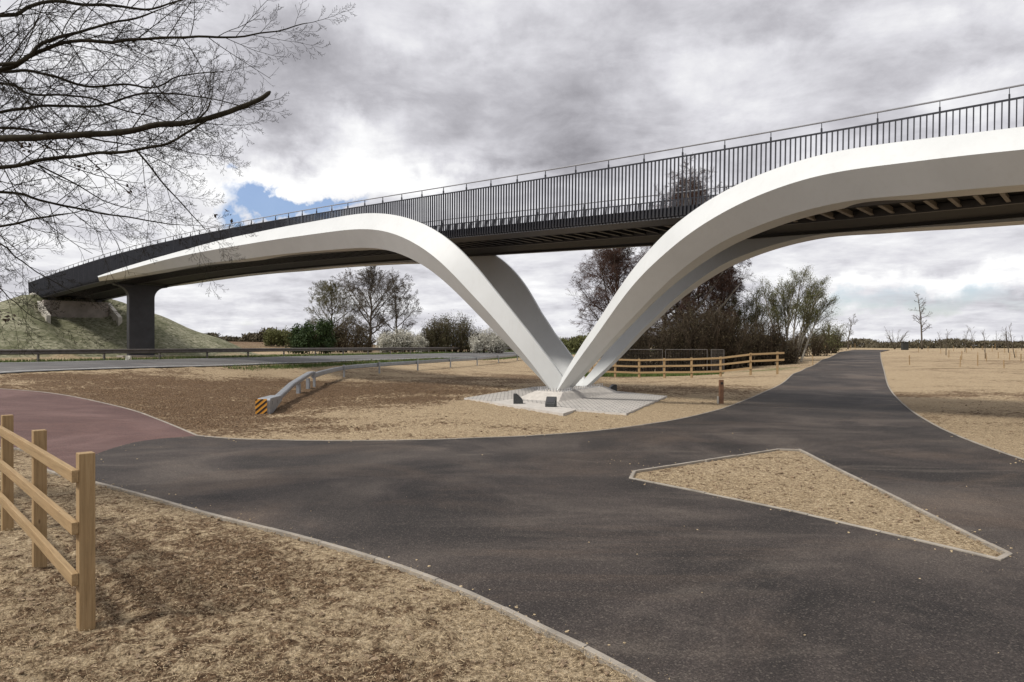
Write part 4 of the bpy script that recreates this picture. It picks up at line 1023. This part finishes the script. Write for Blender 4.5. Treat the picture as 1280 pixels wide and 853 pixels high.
# the bare tree whose lower limbs reach in from the left
bt = empty('overhanging_tree', (-9.6, 8.4, .05)); tag(bt, 'leafless tree whose dark lower limbs and twigs reach in from the left edge', 'tree')
T = Tree(5)
def lp(px, py, Y): return Vector((X_(px, Y), Y, H + (CY - py) / F * Y))
trunk_axis = lambda z: Vector((-9.6 + .05 * z, 8.4 - .02 * z, z))
limbs = [
 ([(0, 20, 8.2), (35, 10, 8.3), (62, 3, 8.4), (130, 8, 8.6), (190, 10, 8.8), (232, -2, 9)], .034, .008, 6.4),
 ([(0, 80, 7.6), (53, 56, 7.7), (84, 42, 7.8), (123, 33, 8), (160, 26, 8.2), (197, 14, 8.4)], .034, .008, 5.6),
 ([(0, 86, 7.7), (42, 67, 7.7), (91, 50, 7.8), (141, 53, 7.9), (197, 47, 8), (281, 46, 8.2), (334, 40, 8.4), (385, 31, 8.5)], .032, .005, 5.5),
 ([(0, 89, 8.4), (42, 90, 8.4), (105, 107, 8.5), (158, 106, 8.6), (197, 109, 8.6), (225, 96, 8.7), (274, 91, 8.9)], .026, .005, 5.3),
 ([(0, 174, 7.2), (53, 171, 7.2), (105, 169, 7.3), (151, 165, 7.4), (197, 157, 7.4), (232, 154, 7.5), (274, 143, 7.6), (310, 131, 7.7), (327, 124, 7.75), (336, 117, 7.8)], .040, .024, 4.2),
 ([(0, 209, 7.7), (53, 200, 7.7), (105, 193, 7.8), (158, 190, 7.8), (211, 179, 7.9), (239, 165, 7.9), (260, 151, 8), (292, 138, 8)], .030, .009, 3.9),
 ([(0, 160, 8), (53, 164, 8), (100, 171, 8.1), (151, 180, 8.2)], .026, .008, 4.4),
 ([(0, 241, 8.3), (50, 250, 8.4), (105, 262, 8.6), (169, 274, 8.8), (225, 281, 9)], .026, .005, 3.5),
 ([(0, 281, 7.7), (46, 274, 7.7), (84, 266, 7.8)], .028, .008, 3.2),
 ([(0, 140, 8.8), (60, 132, 8.8), (120, 133, 8.9), (170, 118, 9), (240, 120, 9.2), (300, 132, 9.3)], .026, .005, 4.6),
 ([(0, 105, 8.6), (40, 118, 8.6), (100, 120, 8.7), (160, 140, 8.8), (210, 152, 8.9)], .024, .005, 4.9),
 ([(-20, 300, 8), (20, 322, 8.1), (45, 340, 8.2), (80, 360, 8.3)], .020, .004, 3.0),
 ([(-20, 355, 7.6), (12, 372, 7.6), (35, 392, 7.7), (60, 405, 7.8)], .012, .003, 2.8),
 ([(172, 190, 7.8), (193, 215, 7.9), (218, 243, 8), (246, 274, 8.1), (256, 287, 8.1)], .011, .003, None),
 ([(49, 206, 7.7), (88, 225, 7.8), (130, 250, 7.9), (169, 262, 8.0)], .010, .004, None),
 ([(190, 100, 8.6), (215, 130, 8.5), (240, 150, 8.4), (262, 172, 8.4)], .010, .003, None),
 ([(60, 20, 8.2), (90, 60, 8.3), (120, 100, 8.4), (160, 135, 8.5), (200, 165, 8.6)], .007, .003, None),
 ([(90, 30, 8.2), (130, 70, 8.2), (180, 110, 8.3), (235, 140, 8.3)], .006, .003, None),
 ([(232, 155, 7.5), (246, 150, 7.5), (258, 138, 7.5), (262, 128, 7.5)], .014, .006, None),
]
SP = {'tube_lvl': 9, 'rmin': .0019,
      1: dict(n=9, wob=.11, kids=10, ang=34, len=.36, trop=.01, rk=.6, flat=(0, 1, .15), spread=.5, tip=.35, taperlen=.5, **{'from': .12}),
      2: dict(n=6, wob=.14, kids=6, ang=36, len=.42, trop=.015, rk=.7, flat=(0, 1, .15), spread=.7, tip=.5, taperlen=.4),
      3: dict(n=3, wob=.2, kids=2, ang=40, len=.45, trop=.02, rk=.8, flat=(0, 1, 0), spread=.8, tip=.6), 4: dict(n=2, wob=.2, tip=.7)}
rr = random.Random(3)
limb_mb = MB()
for li, (pts, r0, r1, ztr) in enumerate(limbs):
    P3 = [lp(*p) for p in pts]
    if ztr is not None:
        a = trunk_axis(ztr); P3 = [a, a.lerp(P3[0], .5) + Vector((0, 0, .08))] + P3
    # Catmull through the points with slight wobble
    Q = []
    for i in range(len(P3) - 1):
        p0, p1, p2, p3 = P3[max(i - 1, 0)], P3[i], P3[i + 1], P3[min(i + 2, len(P3) - 1)]
        k = max(3, int((p2 - p1).length / .09))
        for j in range(k):
            t = j / k; Q.append(.5 * ((2 * p1) + (p2 - p0) * t + (2 * p0 - 5 * p1 + 4 * p2 - p3) * t * t + (3 * p1 - p0 - 3 * p2 + p3) * t ** 3))
    Q.append(P3[-1]); n = len(Q)
    Q = [q + Vector((noise.noise(q * 3 + Vector((li, 0, 0))), noise.noise(q * 3 + Vector((0, li, 5))), noise.noise(q * 3.3 + Vector((9, 0, li))))) * .028 for q in Q]
    f0 = 1.25 if ztr is not None else 1
    rs = [(r0 * f0) * (1 - i / (n - 1)) ** .8 + r1 * (1 - (1 - i / (n - 1)) ** .8) for i in range(n)]
    rs = [r * (1 + .12 * noise.noise(q * 9)) for r, q in zip(rs, Q)]
    if li == 4: rs[-1] *= .55
    limb_mb.tube(Q, rs, 7)
    L_ = sum((Q[i + 1] - Q[i]).length for i in range(n - 1)); ns = int(L_ * (5.4 if li != 4 else 4.0)); start = int(n * (.22 if ztr is not None else .05))
    for j in range(ns):
        i = int(start + (n - 2 - start) * (j + rr.random()) / ns); i = min(i, n - 2)
        if li == 4 and i > n * .86: continue
        dd = (Q[i + 1] - Q[i]).normalized(); sgn = 1 if j % 2 else -1
        side = dd.cross(Vector((0, 1, .1))).normalized() * sgn; side = (side + T.rv() * .4).normalized()
        ang = math.radians(rr.gauss(36, 11)); nd = dd * math.cos(ang) + side * math.sin(ang)
        T.branch(Q[i], nd, rr.uniform(.5, 1.7) * (1 - .5 * i / n), min(rs[i] * .45, .0075), 1 if rr.random() < .62 else 2, SP)
    if r1 < .012:
        T.branch(Q[-1], (Q[-1] - Q[-3]), .6, r1 * .9, 1, SP)
axis = [trunk_axis(z) for z in np.arange(0, 13.1, .8)]
mb = MB(); mb.tube(axis, [.42 * (1.35 if z == 0 else 1) * (1 - i * .045) for i, z in enumerate(np.arange(0, 13.1, .8))], 12); mb.build('trunk', M['bark'], bt, True)
limb_mb.build('limbs', M['bark'], bt, True)
tw = MB()
segs = []
for pts, rs, n in T.tubes:
    for i in range(len(pts) - 1): segs.append((pts[i], pts[i + 1], rs[i], rs[i + 1]))
V, Fq = T.seg_mesh(segs); mesh_obj('twigs', V, Fq, M['bark'], bt)
# a few clinging dead leaves
cl = [lp(174, 243, 7.9), lp(122, 209, 7.8), lp(52, 180, 7.4), (lp(60, 176, 7.3)), lp(280, 271, 8.1), lp(5, 395, 7.6), lp(10, 400, 7.6), lp(160, 236, 7.8), lp(95, 208, 7.7), lp(45, 178, 7.3), lp(30, 183, 7.3)]
V, Fq = leaves(cl, .045, 95, .026, 4); mesh_obj('dead_leaves', V, Fq, M['leaf_dead'], bt)

# ------------------------------------------------------------------ loose stuff on the ground
def scatter(n, ylo, yhi, xs=1.0):
    out = []
    g = np.random.default_rng(int(n + ylo)); y = ylo + (yhi - ylo) * g.uniform(0, 1, n) ** 1.5; x = g.uniform(-1, 1, n) * (.80 * y + 1) * xs
    q = np.c_[x, y]
    bad = (inside(q, path_poly) & ~inside(q, isl_d)) | inside(q, red_poly) | inside(q, [bp(-8, -3, 0).xy, bp(5, -3, 0).xy, bp(5, 8, 0).xy, bp(-8, 8, 0).xy])
    d = np.minimum(seg_dist(q, path_poly[::3]), seg_dist(q, isl_d)); bad &= True
    keep = ~bad & (d > .03); return q[keep]
g = np.random.default_rng(12)
q = np.r_[scatter(150000, 2.6, 11), scatter(40000, 9, 26)]; n = len(q); zz = height(q[:, 0], q[:, 1]) + .02 + g.uniform(0, .03, n)
a = np.c_[g.normal(0, 1, (n, 2)), g.normal(0, .22, n)]; a /= np.linalg.norm(a, axis=1)[:, None]; b = np.cross(a, np.c_[g.normal(0, .4, (n, 2)), np.ones(n)]); b /= np.linalg.norm(b, axis=1)[:, None]
ln = g.uniform(.004, .017, n)[:, None] * (1 + np.clip(q[:, 1:] - 10, 0, 20) * .06); wd = g.uniform(.0008, .0019, n)[:, None] * (1 + np.clip(q[:, 1:] - 8, 0, 20) * .12); C = np.c_[q, zz]
V = np.stack([C - a * ln - b * wd, C + a * ln - b * wd, C + a * ln + b * wd, C - a * ln + b * wd], 1).reshape(-1, 3)
tag(mesh_obj('straw_litter', V, np.arange(n)[:, None] * 4 + np.arange(4), M['straw']), kind='stuff')
q = np.r_[scatter(14000, 2.6, 12), scatter(4000, 10, 30)]; n = len(q); zz = height(q[:, 0], q[:, 1]) + .015
ico = np.array([(0, 0, 1), (.89, 0, .45), (.28, .85, .45), (-.72, .53, .45), (-.72, -.53, .45), (.28, -.85, .45), (.72, .53, -.45), (-.28, .85, -.45), (-.89, 0, -.45), (-.28, -.85, -.45), (.72, -.53, -.45), (0, 0, -1)])
icf = np.array([(0, 1, 2), (0, 2, 3), (0, 3, 4), (0, 4, 5), (0, 5, 1), (1, 6, 2), (2, 6, 7), (2, 7, 3), (3, 7, 8), (3, 8, 4), (4, 8, 9), (4, 9, 5), (5, 9, 10), (5, 10, 1), (1, 10, 6)])
sz = (g.uniform(0, 1, n) ** 5 * .022 + .003) * (1 + q[:, 1] * .04); V = np.c_[q, zz][:, None, :] + ico[None] * (sz[:, None, None] * g.uniform(.6, 1.3, (n, 12, 1))) * np.array([1, 1, .7])
tag(mesh_obj('soil_clods', V.reshape(-1, 3), (np.arange(n)[:, None, None] * 12 + icf[None]).reshape(-1, 3), M['clod']), kind='stuff')
g = np.random.default_rng(77); yy_ = 3 + 24 * g.uniform(0, 1, 60000) ** 1.4; q = np.c_[g.uniform(-1, 1, 60000) * (.8 * yy_ + 1), yy_]
ok = inside(q, path_poly) & ~inside(q, isl_d); q = q[ok]; de = np.minimum(seg_dist(q, path_poly[::2]), seg_dist(q, isl_d)); pr = np.exp(-de / .10) * .5 + .004 + .25 * np.exp(-((q[:, 0] - X_(800, 12.5)) ** 2 + (q[:, 1] - 12.0) ** 2) / .5)
q = q[g.uniform(0, 1, len(q)) < pr]; n = len(q); zz = height(q[:, 0], q[:, 1]) + .022
sz = (g.uniform(0, 1, n) ** 4 * .012 + .0025) * (1 + q[:, 1] * .03); V = np.c_[q, zz][:, None, :] + ico[None] * (sz[:, None, None] * g.uniform(.6, 1.3, (n, 12, 1))) * np.array([1, 1, .6])
tag(mesh_obj('grit', V.reshape(-1, 3), (np.arange(n)[:, None, None] * 12 + icf[None]).reshape(-1, 3), M['straw']), kind='stuff')
# grass along the road verge and behind the fence
def grass(name, q, hgt, seed, wd=.012, mat=None):
    g = np.random.default_rng(seed); n = len(q); z = height(q[:, 0], q[:, 1]); C = np.c_[q, z]; th = g.uniform(0, 6.28, n)
    s = np.c_[np.cos(th), np.sin(th), np.zeros(n)] * wd; tip = C + np.c_[g.normal(0, .3 if hgt > .1 else .9, (n, 2)), np.ones(n)] * (hgt * g.uniform(.4, 1.2, n))[:, None]
    V = np.stack([C - s, C + s, tip], 1).reshape(-1, 3)
    return tag(mesh_obj(name, V, np.arange(n)[:, None] * 3 + np.arange(3), mat or M['grassblade']), kind='stuff')
M['deadgrass'] = mk_leaf('dead_grass', [(.09, .06, .03), (.22, .155, .085), (.42, .33, .20)], 9)
q = np.r_[scatter(90000, 2.6, 11), scatter(50000, 9, 26)]
kp = np.array([noise.fractal(Vector((a * 2.6, b * 2.6, 4)), .7, 2.1, 3) + .5 * noise.noise(Vector((a * .5, b * .5, 1))) for a, b in q]); q = q[kp > .12]
grass('dry_grass', q, .045, 31, .0022, M['deadgrass'])
def rq(n, s0, s1, w0, w1, seed):
    g = np.random.default_rng(seed); s = g.uniform(s0, s1, n); w = g.normal((w0 + w1) / 2, (w1 - w0) / 4, n); return np.c_[RP.x + RD.x * s + RN.x * w, RP.y + RD.y * s + RN.y * w]
grass('verge_grass', np.r_[rq(16000, -30, 90, 11.4, 15.5, 1), rq(9000, -5, 70, -2.4, -.2, 2)], .22, 3, .02)
g = np.random.default_rng(5); qq = np.c_[g.uniform(4, 15, 12000), g.uniform(48, 57, 12000)]; grass('rough_grass', qq, .25, 6, .02)

# ------------------------------------------------------------------ sky, sun, camera
SUN_EL, SUN_AZ = math.radians(50), math.radians(246)    # azimuth clockwise from +Y (view direction): the sun stands behind and to the left
sdir = Vector((math.sin(SUN_AZ) * math.cos(SUN_EL), math.cos(SUN_AZ) * math.cos(SUN_EL), math.sin(SUN_EL)))
w = bpy.data.worlds.new('World'); sc.world = w; w.use_nodes = True; nt = w.node_tree; nt.nodes.clear()
out = nt.nodes.new('ShaderNodeOutputWorld'); sky = nt.nodes.new('ShaderNodeTexSky'); sky.sky_type = 'NISHITA'; sky.sun_disc = False
sky.sun_elevation = SUN_EL; sky.sun_rotation = SUN_AZ; sky.air_density = 1.2; sky.dust_density = 1.0; sky.ozone_density = 2.0
bg1 = nt.nodes.new('ShaderNodeBackground'); L(nt, mixc(nt, 1.0, sky.outputs[0], (.98, 1.02, 1.25), 'MULTIPLY'), bg1.inputs[0]); bg1.inputs[1].default_value = .085
tcn = nt.nodes.new('ShaderNodeTexCoord').outputs['Generated']
sep = nt.nodes.new('ShaderNodeSeparateXYZ'); L(nt, tcn, sep.inputs[0])
# clouds on a curved layer overhead: coordinates = direction / (height + c)
den = mth(nt, 'ADD', mth(nt, 'MAXIMUM', sep.outputs[2], 0.0), .16)
cu = mth(nt, 'DIVIDE', sep.outputs[0], den); cv = mth(nt, 'DIVIDE', sep.outputs[1], den)
cmb = nt.nodes.new('ShaderNodeCombineXYZ'); L(nt, cu, cmb.inputs[0]); L(nt, cv, cmb.inputs[1]); cl_ = cmb.outputs[0]
def nz_(scale, det, rgh, dist=0, off=0):
    v = nt.nodes.new('ShaderNodeVectorMath'); L(nt, cl_, v.inputs[0]); v.inputs[1].default_value = (off, off * .7, off * .3)
    return noise_n(nt, v.outputs[0], scale, det, rgh, dist)
# warp the direction so that the large cloud bodies get ragged edges
nw = nt.nodes.new('ShaderNodeTexNoise'); nw.inputs['Scale'].default_value = 5; nw.inputs['Detail'].default_value = 7; nw.inputs['Roughness'].default_value = .6; L(nt, tcn, nw.inputs['Vector'])
sub = nt.nodes.new('ShaderNodeVectorMath'); sub.operation = 'SUBTRACT'; L(nt, nw.outputs['Color'], sub.inputs[0]); sub.inputs[1].default_value = (.5, .5, .5)
sca = nt.nodes.new('ShaderNodeVectorMath'); sca.operation = 'MULTIPLY'; L(nt, sub.outputs[0], sca.inputs[0]); sca.inputs[1].default_value = (.32, .32, .26)
wadd = nt.nodes.new('ShaderNodeVectorMath'); L(nt, tcn, wadd.inputs[0]); L(nt, sca.outputs[0], wadd.inputs[1]); wdir = wadd.outputs[0]
def cloud_body(px, py, rx, ry, amp):
    """one cloud mass in the sky: soft-edged, at a compass direction and elevation"""
    d = Vector(((px - CX) / F, 1, (CY - py) / F)); l = d.length; d /= l
    s = nt.nodes.new('ShaderNodeVectorMath'); s.operation = 'SUBTRACT'; L(nt, wdir, s.inputs[0]); s.inputs[1].default_value = d
    right_ = Vector((d.y, -d.x, 0)).normalized(); up_ = right_.cross(d)
    a = nt.nodes.new('ShaderNodeVectorMath'); a.operation = 'DOT_PRODUCT'; L(nt, s.outputs[0], a.inputs[0]); a.inputs[1].default_value = right_ * (F * l / rx)
    b = nt.nodes.new('ShaderNodeVectorMath'); b.operation = 'DOT_PRODUCT'; L(nt, s.outputs[0], b.inputs[0]); b.inputs[1].default_value = up_ * (F * l / ry)
    fw = nt.nodes.new('ShaderNodeVectorMath'); fw.operation = 'DOT_PRODUCT'; L(nt, tcn, fw.inputs[0]); fw.inputs[1].default_value = d
    r2 = mth(nt, 'ADD', mth(nt, 'MULTIPLY', a.outputs['Value'], a.outputs['Value']), mth(nt, 'MULTIPLY', b.outputs['Value'], b.outputs['Value']))
    gs = mth(nt, 'EXPONENT', mth(nt, 'MULTIPLY', r2, -1.0)); gs = mth(nt, 'MULTIPLY', gs, mth(nt, 'GREATER_THAN', fw.outputs['Value'], .3))
    return mth(nt, 'MULTIPLY', gs, amp * (1.1 if amp > 0 else .85))
bodies = [(400, 80, 120, 70, -.30), (360, 175, 80, 40, -.24), (560, 60, 140, 60, -.12), (690, 120, 120, 75, -.30), (640, 185, 160, 30, -.18), (870, 30, 160, 60, -.16), (1150, 90, 160, 40, -.12), (1030, 30, 160, 40, -.08),
          (445, 165, 60, 35, .34), (500, 225, 90, 28, .30), (350, 235, 110, 28, .28), (60, 120, 150, 60, .10), (90, 210, 60, 30, .12), (930, 110, 90, 60, .16), (1240, 85, 70, 40, .28), (1180, 20, 120, 20, .1), (480, 20, 60, 30, .10),
          (80, 300, 160, 30, .14), (180, 270, 60, 30, -.10), (600, 30, 50, 30, .08), (680, 375, 40, 25, .12), (1190, 350, 120, 26, .26), (1080, 330, 160, 16, -.14), (1230, 385, 90, 12, -.08), (330, 350, 240, 20, -.08), (300, 385, 200, 14, .08), (1080, 400, 240, 25, .10), (0, 30, 120, 40, .05)]
acc = None
for b_ in bodies:
    v = cloud_body(*b_); acc = v if acc is None else mth(nt, 'ADD', acc, v)
n1 = nz_(.9, 8, .58, .35); n2 = nz_(3.2, 8, .62, .3, 4.0); n3 = nz_(9, 6, .6, .2, 2.0)
br = mth(nt, 'ADD', mth(nt, 'MULTIPLY', mth(nt, 'SUBTRACT', n1, .5), .95), mth(nt, 'MULTIPLY', mth(nt, 'SUBTRACT', n2, .5), .72))
br = mth(nt, 'ADD', br, mth(nt, 'MULTIPLY', mth(nt, 'SUBTRACT', n3, .5), .16))
br = mth(nt, 'ADD', mth(nt, 'ADD', br, acc), .635)
ccol = ramp(nt, br, [(.0, (.165, .16, .178)), (.2, (.245, .24, .262)), (.42, (.395, .39, .42)), (.62, (.57, .567, .60)), (.82, (.74, .74, .75)), (1.0, (.90, .90, .90))])
bg2 = nt.nodes.new('ShaderNodeBackground'); L(nt, ccol, bg2.inputs[0]); bg2.inputs[1].default_value = 1.0
# openings of blue between the clouds
hole = None
for b_ in [(338, 262, 46, 20, 1.6), (415, 262, 60, 12, .8), (270, 215, 20, 12, .5), (1120, 385, 150, 26, .55), (250, 395, 120, 22, .30), (700, 400, 60, 40, .25)]:
    v = cloud_body(*b_); hole = v if hole is None else mth(nt, 'ADD', hole, v)
hm = mth(nt, 'ADD', hole, mth(nt, 'MULTIPLY', mth(nt, 'SUBTRACT', n2, .5), .9))
hm = ramp(nt, hm, [(.30, g3(0)), (.75, g3(.92))])
mx = nt.nodes.new('ShaderNodeMixShader'); L(nt, hm, mx.inputs[0]); L(nt, bg2.outputs[0], mx.inputs[1]); L(nt, bg1.outputs[0], mx.inputs[2]); L(nt, mx.outputs[0], out.inputs[0])

sun = bpy.data.lights.new('sun', 'SUN'); sun.energy = 2.7; sun.angle = math.radians(9); sun.color = (1, .955, .89)
so = bpy.data.objects.new('sun', sun); COL.objects.link(so); so.rotation_euler = (-sdir).to_track_quat('-Z', 'Y').to_euler(); so.location = (0, 0, 50)
cam = bpy.data.cameras.new('camera'); co = bpy.data.objects.new('camera', cam); COL.objects.link(co); sc.camera = co
co.location = (0, 0, H); co.rotation_euler = (math.radians(90), 0, 0); cam.sensor_width = 36; cam.lens = 36 * F / 1280; cam.shift_y = (CY - 426.5) / 1280; cam.clip_end = 6000; cam.clip_start = .1
sc.view_settings.view_transform = 'Standard'; sc.view_settings.look = 'None'; sc.view_settings.gamma = 1; sc.view_settings.exposure = .38
sc.render.engine = 'CYCLES'
